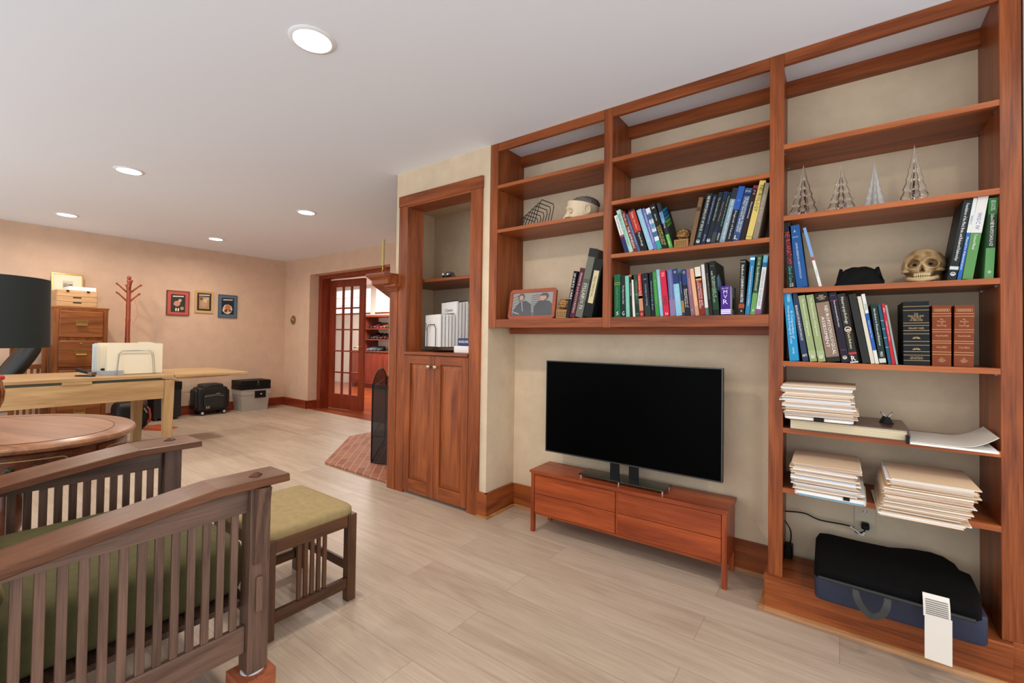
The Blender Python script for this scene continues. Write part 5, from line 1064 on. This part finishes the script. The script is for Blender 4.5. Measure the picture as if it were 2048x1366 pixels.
for k in range(4):
    a = PI/4+k*PI/2; c_, s_ = math.cos(a), math.sin(a)
    T.part('leg', MB().tube([(c_*.05, s_*.05, .17), (c_*.14, s_*.14, .16), (c_*.24, s_*.24, .10), (c_*.32, s_*.32, .04), (c_*.36, s_*.36, .026)], .03, 10, taper=[1, .95, .8, .7, .75]), mahog('x'), smooth=True)
    T.part('claw_foot', MB().ell((c_*.375, s_*.375, .022), (.034, .028, .022), 14, 10), plain((34, 28, 22), .35, .6, name='cast_foot'), smooth='all')
# lamp
T = Thing('table_lamp', 'table lamp with large black drum shade and bronze urn base on the oval table', 'lamp', (-3.10, .20, .7012), world=False)
BRZ = plain((150, 92, 48), .22, .85, name='copper_glaze')
T.part('base', MB().lathe([(.06, 0), (.064, .01), (.05, .02), (.040, .03), (.062, .075), (.080, .13), (.083, .17), (.074, .215), (.048, .255), (.03, .275), (.026, .29), (.034, .296), (.02, .305)], seg=40), BRZ, smooth=True)
T.part('neck', MB().lathe([(.008, .305), (.008, .40), (.012, .405), (.012, .45)], seg=16), BRASS, smooth=True)
SHD = plain((30, 36, 33), .8, name='black_linen_shade', bump=.2, bscale=500)
T.part('shade', MB().lathe([(.222, .372), (.217, .690), (.215, .690), (.220, .372)], seg=64, caps=False), SHD, smooth=True)
m = MB()
for k in range(3): a = k*2*PI/3; m.tube([(.012*math.cos(a), .012*math.sin(a), .64), (.19*math.cos(a), .19*math.sin(a), .66)], .0025, 6)
m.tube([(0, 0, .45), (.05, 0, .50), (.05, 0, .60), (0, 0, .645)], .002, 6); T.part('harp', m, BRASS)
T.part('bulb', MB().lathe([(.012, .45), (.028, .49), (.03, .52), (.018, .548), (.003, .553)], seg=20), plain((235, 230, 220), .3, name='bulb'), smooth=True)
# ------------------------------------------------------------------ pale oak drop-leaf desk
T = Thing('drop_leaf_desk', 'long pale oak desk with one leaf raised, standing behind the oval table', 'desk', (-5.76, .85, 0), world=True)
lx, ly, lz = lightoak('x'), lightoak('y'), lightoak('z')
DX0, DX1 = -6.22, -5.30; DY0, DY1 = -.45, 1.592
T.part('desk_top', box(DX0, DX1, DY0, DY1, .722, .750), ly, bevel=.003)
T.part('leaf', MB().prism([(DX1+.04, 1.595), (DX1+.10, 2.235), (-6.16, 2.215), (DX0+.02, 1.595)], .7222, .7498), ly, bevel=.003)
T.part('leaf_batten', MB().prism([(1.60, .700), (2.08, .712), (2.08, .7215), (1.60, .7215)], DX1-.01, DX1+.015, 'x'), ly)
T.part('apron', box(DX1-.032, DX1-.012, DY0+.09, 1.512, .520, .698), ly, bevel=.001); T.part('apron', box(DX0+.03, DX0+.05, DY0+.09, 1.45, .56, .698), ly)
T.part('top_support', box(DX1-.03, DX1-.002, .80, .99, .699, .7217), ly); 
T.part('bearer', box(DX1-.06, DX1-.034, DY0+.1, 1.50, .699, .7217), plain((92, 96, 78), .6, name='grey_green_bearer'))
T.part('end_apron', box(DX0+.06, DX1-.10, 1.53, 1.55, .54, .698), lx)
def tleg(x, y, top, w0, w1, z0=0, z1=.698):
    a, b = w0/2, w1/2; T.part('leg', MB().hexa([(x-b, y-b, z0), (x+b, y-b, z0), (x+b, y+b, z0), (x-b, y+b, z0), (x-a, y-a, z1), (x+a, y-a, z1), (x+a, y+a, z1), (x-a, y+a, z1)]), lz, bevel=.003)
tleg(DX1-.055, 1.557, 0, .086, .066); tleg(-6.10, 1.50, 0, .092, .076); tleg(DX1-.055, DY0+.045, 0, .086, .066); tleg(DX0+.07, DY0+.045, 0, .086, .066)
# folders in a wire rack on the desk
CRM = [plain(c, .7, name='cream_card') for c in ((236, 226, 200), (232, 220, 192), (240, 232, 212), (214, 220, 222))]
fx = -5.55; y0, y1 = 1.13, 1.575
T = Thing('wire_desk_rack', 'silver wire rack holding cream folders upright on the desk', 'file rack', (fx, 1.35, .7508), world=False)
for x in (.008, -.30):
    T.part('wire_loop', MB().tube([(x, -.15, .003), (x, -.135, .20), (x, -.11, .232), (x, .11, .232), (x, .135, .20), (x, .15, .003)], .0026, 8), STEEL, smooth=True)
    T.part('wire_loop', MB().tube([(x-.012, -.14, .003), (x-.012, -.125, .195), (x-.012, -.10, .226), (x-.012, .10, .226), (x-.012, .125, .195), (x-.012, .14, .003)], .0022, 8), STEEL, smooth=True)
for y in (-.15, .15): T.part('base_wire', MB().tube([(.008, y, .003), (-.31, y, .003)], .0026, 8), STEEL)
rnd = random.Random(5)
for i in range(9):
    h = .288+rnd.uniform(-.006, .008); x = fx-.022-.028*i
    lb = 'cream folder at the front of the wire rack on the desk' if i == 0 else 'folder standing behind the front one in the wire desk rack'
    T = Thing('upright_folder', lb, 'folder', (x, 1.35, .7515), world=False, group='folders in the desk rack')
    yo = rnd.uniform(-.004, .004)-.007*i
    cm = CRM[0] if i < 4 else CRM[i % 4] if i < 6 else CRM[3]
    T.part('cover', MB().box(-.0012, 0, -.215+yo, .215+yo, .004, h).box(-.0062, -.005, -.215+yo, .215+yo, .004, h+.008).box(-.0062, 0, -.215+yo, .215+yo, .0028, .004), cm)
    T.part('papers', box(-.0049, -.0013, -.208+yo, .205+yo, .006, h-.01), PAP[0])
    if i in (2, 5): T.part('tab', box(-.006, -.005, .05, .15, h+.0085, h+.018), cm)
# stapler, notebook block, glasses case
p = onZ(172, 747, .751)
T = Thing('stapler', 'black stapler lying on the desk left of the folder rack', 'stapler', (-5.52, 1.0, .7508), rz=math.radians(35), world=False)
T.part('base', box(-.10, .05, -.022, .022, 0, .010), BLACK, bevel=.003); T.part('arm', MB().hexa([(-.10, -.018, .046), (.05, -.018, .014), (.05, .018, .014), (-.10, .018, .046), (-.10, -.016, .072), (.05, -.016, .034), (.05, .016, .034), (-.10, .016, .072)]), BLACK, bevel=.004); T.part('hinge', box(.02, .058, -.024, .024, .0101, .04), plain((120, 118, 112), .3, .8), bevel=.003)
T = Thing('notebook', 'grey block of notebooks on the desk beside the stapler', 'notebook', (-5.66, 1.165, .7508), rz=math.radians(6), world=False)
for z in (0, .021): T.part('book_block', box(-.11, .11, -.085, .085, z, z+.0205), plain((168, 172, 178), .6, name='grey_card'), bevel=.001)
T = Thing('glasses_case', 'flat black case lying on top of the grey notebooks', 'case', (-5.68, 1.17, .7925), rz=math.radians(60), world=False)
T.part('case', MB().pillow(-.035, .035, -.085, .085, 0, .022, .4, .5), BLACK, smooth=True)
T = Thing('red_pouch', 'small red pouch on the desk behind the lamp base', 'pouch', (-5.6, .475, .7508), world=False)
T.part('pouch', MB().pillow(-.04, .04, -.03, .03, 0, .035, .5, .6), plain((176, 40, 40), .6, name='red_cloth'), smooth=True)
# ------------------------------------------------------------------ along the far wall
T = Thing('file_cabinet', 'four-drawer oak file cabinet with brass pulls against the far wall', 'file cabinet', (-7.2, 1.2, 0), world=True)
FX = -6.98; y0, y1, top = .972, 1.426, 1.44
T.part('carcass', MB().box(FX-.40, FX-.001, y0, y1, 0, top-.022), oak('z')); T.part('top', box(FX-.41, FX+.006, y0-.010, y1+.010, top-.0215, top), oak('y'), bevel=.004)
T.part('face_frame', MB().box(FX-.0005, FX+.006, y0, y0+.042, 0, top-.022).box(FX-.0005, FX+.006, y1-.040, y1, 0, top-.022).box(FX-.0005, FX+.006, y0+.042, y1-.04, 0, .08).box(FX-.0005, FX+.006, y0+.042, y1-.04, top-.04, top-.022), oak('z'), bevel=.001)
for k in range(4):
    z1 = top-.045-.335*k; z0 = z1-.300
    d = T.part('drawer', box(FX, FX+.018, y0+.044, y1-.042, z0, z1), oak('y'), bevel=.008)
    zc = z0+.165; yc = (y0+y1)/2
    h = MB().box(FX+.0182, FX+.021, yc-.048, yc-.043, zc-.03, zc+.032).box(FX+.0182, FX+.021, yc+.043, yc+.048, zc-.03, zc+.032).box(FX+.0182, FX+.021, yc-.043, yc+.043, zc+.026, zc+.032).box(FX+.0182, FX+.021, yc-.043, yc+.043, zc-.012, zc-.006)
    h.build('label_holder', BRASS, d, T.off); MB().prism([(FX+.0185, zc-.012), (FX+.036, zc-.016), (FX+.040, zc-.03), (FX+.030, zc-.032), (FX+.0185, zc-.022)], yc-.045, yc+.045, 'y').build('cup_pull', BRASS, d, T.off, bevel=.001)
    box(FX+.0182, FX+.019, yc-.042, yc+.042, zc-.005, zc+.025).build('dark_plate', plain((118, 78, 44), .7, name='dark_plate'), d, T.off)  # plate in dark wood tone, standing for the pull's dark interior
    if k == 1: l = MB().lathe([(.010, 0), (.010, .004), (.004, .005)], seg=14); rot(l, PI/2, 'Y'); move(l, (FX+.0182, yc, z1-.035)); l.build('lock', BRASS, d, T.off)
# wooden desktop drawers
PN = lambda a: wood((176, 130, 84), (214, 172, 124), a, .5, name='pine')
T = Thing('desktop_drawer_box', 'small pine box with two shallow drawers on top of the file cabinet', 'drawer box', (-7.2, 1.163, top+.0006), world=True)
T.part('case', MB().box(-7.30, -7.005, .994, 1.332, top+.001, top+.190), PN('y'), bevel=.001)
for z0, z1 in ((.006, .058), (.062, .116)):
    d = T.part('drawer', box(-7.0045, -6.998, .998, 1.328, top+z0, top+z1), PN('y'), bevel=.001)
    box(-6.9978, -6.9970, 1.125, 1.195, top+z1-.016, top+z1-.003).build('finger_slot', BLACK, d, T.off)
L_ = T.part('lid_panel', box(-7.0045, -6.998, .998, 1.328, top+.120, top+.186), PN('y'), bevel=.001)
for y in (1.08, 1.25): MB().prism([(-6.9978, top+.170), (-6.990, top+.172), (-6.990, top+.186), (-6.9978, top+.188)], y-.012, y+.012, 'y').build('clip', BLACK, L_, T.off)
T = Thing('paper_stack', 'stack of white papers on the pine drawer box', 'papers', (-7.15, 1.20, top+.1915), rz=.05, world=False)
T.part('papers', box(-.10, .13, -.115, .115, 0, .042), PAP[2], bevel=.002)
T = Thing('leaning_picture', 'gilt framed small print with wide cream mount leaning behind the pine box', 'picture', (-7.38, 1.145, top+.0006), world=False)
def framed(T, w, h, fr, matc, fw, mw, mh, lean=0, off=0, frd=.018, depth=.018):
    # local +x faces the room, y is width, z height ; frame bars, mount, print
    q = MB().box(0, depth, -w/2, w/2, 0, fw).box(0, depth, -w/2, w/2, h-fw, h).box(0, depth, -w/2, -w/2+fw, fw, h-fw).box(0, depth, w/2-fw, w/2, fw, h-fw)
    r = lambda m: rot(m, lean, 'Y') if lean else m
    T.part('frame', r(q), fr, bevel=.001)
    T.part('mount', r(box(.002, depth-.006, -w/2+fw+.0003, w/2-fw-.0003, fw+.0003, h-fw-.0003)), matc)
    return r, depth-.006
r, dd = framed(T, .275, .42, GOLD, plain((226, 212, 184), .8, name='cream_mount'), .014, 0, 0, lean=math.radians(-12))
T.part('print', r(box(dd, dd+.001, -.045, .045, .235, .33)), plain((196, 184, 160), .7, name='print_paper'))
for a, b, c, d, k in ((-.04, .04, .24, .27, (120, 112, 100)), (-.04, .0, .27, .30, (150, 140, 124)), (.005, .04, .275, .29, (90, 86, 80))): T.part('print', r(box(dd+.0012, dd+.002, a, b, c, d)), plain(k, .7, name='print_ink'))
# coat rack
T = Thing('coat_rack', 'turned reddish wooden coat rack with peg hooks beside the file cabinet', 'coat rack', (-7.2, 1.66, 0), world=False)
RW = lambda a: wood((128, 48, 22), (172, 82, 44), a, .3, coat=.3, name='rack_wood')
prof = [(r*.74, z) for r, z in [(.034, .03), (.034, .60), (.036, .62), (.030, .64), (.034, .66), (.034, 1.02), (.038, 1.04), (.034, 1.06), (.038, 1.08), (.033, 1.10), (.033, 1.30), (.037, 1.32), (.032, 1.34), (.032, 1.48), (.036, 1.50), (.031, 1.52), (.030, 1.72), (.033, 1.735), (.026, 1.75), (.022, 1.765), (.028, 1.79), (.031, 1.81), (.022, 1.822), (.030, 1.84), (.031, 1.852), (.024, 1.866), (.004, 1.872)]]
T.part('pole', MB().lathe(prof, seg=24), RW('z'), smooth=True)
for k, (a, z) in enumerate(((PI*.5, 1.665), (PI*1.5, 1.665), (0, 1.70), (PI, 1.66), (PI*.5+.25, 1.555), (PI*1.5+.1, 1.555))):
    c_, s_ = math.cos(a), math.sin(a)
    T.part('peg', MB().tube([(c_*.02, s_*.02, z), (c_*.06, s_*.06, z+.045), (c_*.10, s_*.10, z+.085), (c_*.115, s_*.115, z+.097), (c_*.125, s_*.125, z+.106)], .010, 10, taper=[1, 1, .85, 1.3, 1]), RW('z'), smooth=True)
for k in range(4):
    a = PI/4+k*PI/2; c_, s_ = math.cos(a), math.sin(a)
    T.part('foot', MB().tube([(c_*.03, s_*.03, .16), (c_*.14, s_*.14, .11), (c_*.26, s_*.26, .02)], .016, 8), RW('z'), smooth=True)
T = Thing('hanging_strap', 'pink cord loop hanging from a peg of the coat rack', 'strap', (-7.19, 1.73, 1.30), world=False)
T.part('cord', MB().tube([(0, -.01, .27), (.01, .01, .20), (.012, .022, .10), (.008, .0, .03), (.006, -.03, -.01), (.012, -.028, -.03)], .006, 8), plain((206, 140, 116), .6, name='pink_cord'), smooth=True)
# three framed covers (plain stand-in art)
def cover_art(yc, zb, w, h, fr, mount, label, fw, iw, ih, zoff, art, rail=None):
    T = Thing('framed_cover', label, 'picture', (WX+.004, yc, zb), world=False, group='framed magazine covers')
    r, d = framed(T, w, h, fr, mount, fw, 0, 0, depth=.016)
    T.part('print', box(d, d+.001, -iw/2, iw/2, zoff, zoff+ih), plain(art[0], .5, name='print'))
    for k, (pts, c) in enumerate(art[1]):
        T.part('print_detail', MB().prism([(-iw/2+iw*u, zoff+ih*v) for u, v in pts], d+.0011, d+.0014+.0003*k, 'x'), plain(c, .5, name='print_ink'))
def blob(cx, cy, rx, ry, n=9, ph=0): return [(cx+rx*math.cos(2*PI*i/n+ph)*(1+.12*math.sin(3*i)), cy+ry*math.sin(2*PI*i/n+ph)) for i in range(n)]
title = [([(.12, .85), (.88, .87), (.88, .93), (.12, .91)], (224, 214, 196))]
REDF = plain((196, 84, 70), .5, name='coral_mount'); BRN = plain((96, 44, 30), .4, name='thin_brown_frame')
cover_art(2.277, 1.415, .268, .345, BRN, REDF, 'framed cover with coral red mount and dark print, leftmost on the far wall', .008, .170, .250, .045, ((40, 46, 42), title+[(blob(.42, .48, .24, .16), (206, 138, 110)), (blob(.62, .66, .12, .09), (214, 170, 140)), (blob(.78, .22, .14, .10), (166, 150, 100)), (blob(.36, .14, .06, .10), (222, 212, 200)), (blob(.52, .14, .06, .10), (222, 212, 200))]))
cover_art(2.597, 1.467, .235, .318, plain((206, 170, 110), .4, name='pale_gold_frame'), plain((206, 170, 110), .5, name='pale_gold'), 'pale gold framed cover with dark bordered print, middle of the three', .02, .180, .255, .033, ((52, 28, 24), title+[([(.14, .10), (.86, .10), (.86, .80), (.14, .80)], (168, 142, 110)), (blob(.5, .42, .26, .22), (196, 150, 110)), (blob(.56, .58, .14, .12), (214, 186, 150)), ([(.2, .6), (.36, .6), (.36, .76), (.2, .76)], (120, 60, 48)), ([(.64, .6), (.8, .6), (.8, .76), (.64, .76)], (196, 178, 140))]))
cover_art(2.91, 1.410, .260, .348, plain((70, 90, 108), .35, name='blue_frame'), plain((84, 106, 122), .5, name='blue_mount'), 'framed cover with slate blue mount, rightmost of the three', .008, .172, .250, .05, ((28, 32, 44), title+[(blob(.48, .32, .40, .30), (214, 200, 174)), (blob(.5, .42, .24, .18), (196, 116, 70)), (blob(.36, .22, .14, .10), (112, 60, 40)), (blob(.68, .24, .12, .08), (150, 70, 50))]))
# outlet, bag, safe, flight case, dark tower
outlet('pale wall outlet on the far wall behind the raised desk leaf', (WX+.0005, 2.42, .385), PI/2)
T = Thing('rolling_bag', 'black wheeled carry bag on the floor by the far wall', 'bag', (-7.38, 2.655, 0), rz=0, world=False); T.o.scale = (1, .86, 1)
NY = plain((17, 17, 18), .5, name='black_nylon', bump=.4, bscale=90); NY2 = plain((30, 30, 30), .55, name='worn_nylon', bump=.4, bscale=90)
T.part('body', MB().pillow(-.13, .12, -.225, .225, .055, .40, .18, .22, 40, 20), NY, smooth=True)
T.part('lid', MB().pillow(-.12, .115, -.16, .16, .36, .445, .25, .5), NY2, smooth=True)
T.part('front_pocket', MB().pillow(.10, .155, -.15, .16, .10, .30, .25, .3), NY2, smooth=True)
T.part('zip', MB().tube([(.155, -.14, .27), (.158, 0, .285), (.155, .15, .27)], .004, 6), STEEL); T.part('zip', MB().tube([(.122, -.15, .38), (.118, -.05, .425), (.118, .08, .43)], .004, 6), NY2)
T.part('side_pocket', MB().pillow(-.09, .10, -.262, -.20, .09, .37, .25, .3), NY, smooth=True); T.part('side_pocket', MB().pillow(-.09, .10, .20, .255, .09, .35, .25, .3), NY, smooth=True)
lettering(T.o, 'CABIN', plain((200, 200, 200), .4, name='silver_print'), .06, .016, lambda u, v: (.1572, .05+u, .305+v))
for y in (-.155, .165):
    w_ = T.part('wheel', move(rot(MB().lathe([(.022, 0), (.034, .003), (.034, .018), (.022, .021)], seg=24), PI/2, 'Y'), (.10, y, .0345)), BLACK)
    move(rot(MB().lathe([(.020, .0), (.020, .004), (.008, .006)], seg=20), PI/2, 'Y'), (.1215, y, .0345)).build('hub', plain((220, 220, 220), .3, .5, name='hub'), w_)
for y in (-.15, .17): T.part('rear_skid', box(-.11, -.08, y-.02, y+.02, .0005, .058), BLACK, bevel=.004)
for y in (-.11, -.08): T.part('zip_pull', box(.157, .160, y-.008, y+.008, .10, .135), CHROME, bevel=.002)
T = Thing('fire_safe', 'grey portable fire safe with black latch on the floor by the far wall', 'safe', (-7.36, 3.205, 0), world=False); T.o.scale = (1, .85, 1)
GRY = plain((168, 160, 148), .6, name='grey_plastic', bump=.2, bscale=300)
T.part('body', MB().hexa([(-.13, -.215, 0), (.14, -.215, 0), (.14, .215, 0), (-.13, .215, 0), (-.15, -.238, .245), (.158, -.238, .245), (.158, .238, .245), (-.15, .238, .245)]), GRY, bevel=.012, seg=2, smooth=True)
T.part('lid', MB().box(-.155, .164, -.244, .244, .247, .325), GRY, bevel=.014, seg=2, smooth=True)
T.part('latch', box(.1645, .176, -.02, .165, .195, .300), BLACK, bevel=.004); T.part('lock', MB().box(.1762, .178, .07, .10, .24, .262), CHROME)
T = Thing('hard_case', 'black flat hard case lying on top of the grey safe', 'case', (-7.36, 3.205, .3256), world=False); T.o.scale = (1, .80, 1)
T.part('case', MB().box(-.16, .172, -.268, .268, .0005, .062).box(-.16, .172, -.268, .268, .066, .135), BLACK, bevel=.014, seg=2, smooth=True)
T.part('latch', box(.1722, .178, .01, .055, .055, .10), plain((46, 46, 46), .3, .4), bevel=.002); T.part('key_plate', MB().box(.1724, .1745, .025, .04, .105, .118), CHROME); T.part('handle', MB().tube([(.172, -.06, .06), (.192, -.05, .06), (.192, -.14, .06), (.172, -.15, .06)], .006, 8), BLACK); T.part('side_catch', MB().ell((.0, .272, .07), (.03, .010, .03), 12, 8), plain((206, 200, 190), .4, name='pale_catch'), smooth='all')
T = Thing('dark_tower', 'tall black shredder standing under the desk against the far wall', 'shredder', (-7.36, 2.10, 0), world=False)
T.part('bin', box(-.13, .13, -.145, .155, .03, .40), plain((26, 25, 25), .4, name='dark_plastic'), bevel=.008); T.part('head', box(-.135, .135, -.15, .16, .402, .505), BLACK, bevel=.01)
for x in (-.10, .10):
    for y in (-.11, .12): T.part('caster', MB().lathe([(.013, 0), (.013, .0295)], (x, y, 0), 12), plain((80, 78, 76), .4))
T.part('slot', box(-.10, .10, -.01, .0, .5055, .507), plain((60, 58, 58), .3))
T = Thing('tote_bag', 'slumped black bag with a red strap under the desk beside the file cabinet', 'bag', (-7.18, 1.66, 0), world=False)
T.o.location = (-6.86, 1.62, 0)
T.part('body', MB().pillow(-.15, .15, -.155, .155, .002, .34, .35, .45), NY, smooth=True); T.part('strap', MB().tube([(.10, .11, .30), (.13, .155, .24), (.14, .165, .16), (.135, .16, .08)], .012, 6), plain((170, 70, 56), .6, name='red_strap')); T.part('buckle', MB().tube([(.152, .10, .26), (.154, .13, .20)], .008, 6), STEEL)
T = Thing('orange_folder', 'orange folder lying on the floor under the desk', 'folder', (-6.62, 1.86, .0006), rz=.5, world=False)
T.part('cover', MB().hexa([(-.12, -.10, 0), (.14, -.10, 0), (.14, .10, 0), (-.12, .10, 0), (-.12, -.10, .035), (.13, -.095, .010), (.13, .095, .010), (-.12, .10, .035)]), plain((176, 76, 40), .5, name='orange_card'), bevel=.002)
T = Thing('wood_crate', 'narrow wooden box on the floor behind the shredder and desk leg', 'box', (-7.43, 1.86, 0), world=False)
T.part('panel', box(-.06, .05, -.05, .05, 0, .36), cherry('z'), bevel=.003)
# slatted stand left of the file cabinet
T = Thing('slatted_stand', 'wooden slatted stand between the file cabinet and the black office chair', 'stand', (-7.2, .82, 0), world=False)
for y in (-.12, .12): T.part('post', box(-.02, .02, y-.022, y+.022, 0, 1.0), oak('z'), bevel=.002)
for z in (.10, .74, .95): T.part('rail', box(-.015, .015, -.0975, .0975, z, z+.05), oak('y'))
for k in range(4): T.part('slat', box(-.006, .006, -.082+.048*k, -.060+.048*k, .151, .739), oak('z'))
# office chair
T = Thing('office_chair', 'black padded office chair behind the desk, partly hidden by the lamp shade', 'office chair', (-6.62, .585, 0), world=False)
LEA = plain((22, 26, 24), .35, name='black_leather', bump=.2, bscale=120)
crv = [(-.10, .50), (-.03, .62), (.06, .78), (.13, .90), (.17, .98), (.19, 1.04)]
for i in range(4):
    x = -.21+.14*i; T.part('back_roll', MB().tube([(x, y, z) for y, z in crv], .062, 14, taper=[.8, 1, 1.05, 1.05, 1, .7]), LEA, smooth=True)
T.part('seat', MB().pillow(-.26, .26, -.42, .10, .40, .52, .25, .4), LEA, smooth=True)
T.part('seat_shell', MB().pillow(-.24, .24, -.40, .08, .375, .42, .3, .5), plain((112, 112, 108), .4, .3, name='grey_shell'), smooth=True)
T.part('column', MB().lathe([(.03, .09), (.03, .25), (.02, .26), (.02, .40)], (0, -.16, 0), 16), BLACK, smooth=True)
for k in range(5):
    a = 2*PI*k/5; T.part('base_arm', MB().tube([(.0, -.16, .10), (.28*math.cos(a), -.16+.28*math.sin(a), .065)], .02, 8), BLACK); T.part('caster', MB().ell((.29*math.cos(a), -.16+.29*math.sin(a), .028), (.028, .028, .0278), 12, 8), BLACK, smooth='all')
# brass disc by the doorway
q = MB().lathe([(.074, 0), (.076, .006), (.060, .012), (.040, .016), (.032, .034), (.020, .040), (.002, .041)], seg=36); rot(q, PI/2, 'X')
T = Thing('wall_dial', 'round brass wall dial on the doorway wall near the corner', 'wall dial', (-7.25, DY-.0005, 1.41), world=False); T.part('plate', q, plain((150, 128, 92), .35, .7, name='aged_brass'), smooth=True); T.part('knob', move(rot(MB().lathe([(.012, .041), (.012, .05), (.004, .054)], seg=16), PI/2, 'X'), (0, 0, 0)), STEEL, smooth=True)
# ------------------------------------------------------------------ glazed door and hall furniture
hx, hy = -6.66, 4.075; ang = math.radians(5.5); LW, LH = .80, 2.045
D1 = bpy.data.objects.new('door_1', None); COL.objects.link(D1); D1.location = (hx, hy, .008); D1.rotation_euler = (0, 0, ang); D1['kind'] = 'structure'
st_, tr, brl = .105, .115, .235
RZ, RX = redwood('z'), redwood('x')
m = MB().box(0, st_, 0, .04, 0, LH).box(LW-st_, LW, 0, .04, 0, LH).box(st_, LW-st_, 0, .04, LH-tr, LH).box(st_, LW-st_, 0, .04, 0, brl); m.build('door_frame', RZ, D1, bevel=.002)
gx, gz = (LW-2*st_)/3, (LH-tr-brl)/5
for i in (1, 2): box(st_+gx*i-.011, st_+gx*i+.011, .004, .036, brl, LH-tr).build('muntin', RZ, D1)
for j in range(1, 5): box(st_, LW-st_, .005, .035, brl+gz*j-.011, brl+gz*j+.011).build('muntin', RX, D1)
box(st_, LW-st_, .018, .022, brl, LH-tr).build('glass', thin_glass('door_glass'), D1)
h = MB().tube([(LW-.05, -.002, .98), (LW-.05, -.045, .98), (LW-.10, -.05, .978), (LW-.15, -.05, .972)], .008, 8); h.build('lever_handle', BRASS, D1, smooth=True)
k = MB().lathe([(.024, 0), (.024, .004), (.01, .006)], seg=20); rot(k, PI/2, 'X'); move(k, (LW-.05, -.0005, .98)); k.build('rose', BRASS, D1)
HC = lambda a: wood((96, 34, 22), (142, 62, 42), a, .3, name='hall_cherry')
cy = 6.2
T = Thing('hall_base_cabinet', 'low dark cherry cabinet with panelled doors seen through the doorway', 'cabinet', (-8.4, cy, 0), world=True)
T.part('carcass', MB().box(-9.25, -7.2, cy+.02, FB-.002, .08, .815).box(-9.25, -7.2, cy+.06, FB-.002, 0, .08), HC('x')); T.part('top', box(-9.27, -7.18, cy-.02, FB-.002, .816, .842), HC('x'), bevel=.003)
for k in range(5):
    x0 = -9.24+.408*k; d = T.part('door', MB().box(x0, x0+.40, cy, cy+.0195, .10, .80), HC('z'), bevel=.002)
    for px_ in (x0+.05, x0+.225): MB().box(px_, px_+.125, cy-.006, cy-.0005, .16, .74).build('raised_panel', HC('z'), d, T.off, bevel=.005)
T = Thing('hall_shelf_unit', 'dark cherry open shelves holding rows of shoes above the hall cabinet', 'shelves', (-8.0, 6.4, .8435), world=True)
T.part('side_panel', box(-8.80, -8.77, cy+.03, FB-.002, .8437, 1.60), HC('z'))
T.part('side_panel', box(-7.23, -7.20, cy+.03, FB-.002, .8437, 1.60), HC('z'))
T.part('top_board', box(-8.82, -7.18, cy+.01, FB-.002, 1.601, 1.645), HC('x'), bevel=.003)
for z in (1.105, 1.345): T.part('shelf', box(-8.7695, -7.2305, cy+.03, FB-.002, z-.022, z), HC('x'))
# shoes
def shoe_mesh(L, W_, Hh, heel):
    m = MB(); n, k = 14, 12; rows = []
    for i in range(n+1):
        u = i/n; y = (u-.5)*L; w = W_/2*(.62+.38*math.sin(PI*min(1, u*1.15+.12)))*(1 if u < .9 else 1-.6*((u-.9)/.1)**2)
        z0 = heel*max(0, 1-u*2.2); h = Hh*(.95-.60*max(0, (u-.28)/.72)**.7)
        rows.append([m.bm.verts.new((w*math.cos(2*PI*j/k), y, z0+max(0, .5+.5*math.sin(2*PI*j/k))*h)) for j in range(k)])
    for p_, q in zip(rows, rows[1:]):
        for j in range(k): m.bm.faces.new((p_[j], p_[(j+1) % k], q[(j+1) % k], q[j]))
    m.bm.faces.new(rows[0][::-1]); m.bm.faces.new(rows[-1])
    if heel > .02: m.box(-W_*.22, W_*.22, -L*.48, -L*.34, 0, heel+.004)
    return m
SHC = [(26, 20, 18), (64, 26, 28), (44, 32, 26), (20, 20, 22), (96, 66, 40), (58, 42, 32)]
k = 0
for z, xs, nm in ((1.3455, [-8.69+.118*i for i in range(12)], 'top'), (1.1055, [-8.69+.116*i for i in range(12)], 'lower')):
    for i, x in enumerate(xs):
        c = SHC[(i//2*5+(0 if nm == 'top' else 3)+i % 2*0) % 6] if not (nm == 'top' and i in (2, 3)) else (92, 28, 38)
        lb = {True: 'dark red shoe on the upper hall shelf'}.get(nm == 'top' and i in (2, 3), 'shoe in the row on the %s hall shelf' % ('upper' if nm == 'top' else 'lower'))
        T = Thing('shoe', lb, 'shoe', (x, 6.38, z), rz=PI+random.uniform(-.25, .25), group='shoes on the hall shelves', world=False)
        T.part('upper', shoe_mesh(.25, .088, .10+.05*((i*7) % 3)/2, .05*((i*3) % 2)), plain(c, .4, name='shoe_leather'), smooth='all')
        if (i*5) % 3 == 0: T.part('strap', MB().tube([(.04*math.cos(q*PI/6), -.06, .06+.075*math.sin(q*PI/6)) for q in range(7)], .006, 6), plain(c, .4, name='shoe_leather'))
for i, (x, c, lb) in enumerate(((-8.68, (84, 104, 118), 'pale blue slipper at the left on the hall cabinet top'), (-8.56, (84, 104, 118), 'pale blue slipper second on the hall cabinet top'), (-8.44, (60, 74, 78), 'grey slipper third on the hall cabinet top'), (-8.32, (60, 74, 78), 'grey slipper at the right on the hall cabinet top'))):
    T = Thing('slipper', lb, 'shoe', (x, 6.36, .8425), rz=PI+.1*i, group='slippers on the hall cabinet', world=False); T.part('upper', shoe_mesh(.25, .10, .11, .0), plain(c, .6, name='slipper_felt'), smooth='all')
# stool seen through the door glass
T = Thing('hall_stool', 'dark wooden stool seen low through the glass door', 'stool', (-8.75, 5.0, 0), world=False)
T.part('seat', box(-.22, .22, -.15, .15, .40, .43), HC('x'), bevel=.004)
for x in (-.19, .17):
    for y in (-.13, .11): T.part('leg', box(x, x+.025, y, y+.025, 0, .3995), HC('z'))
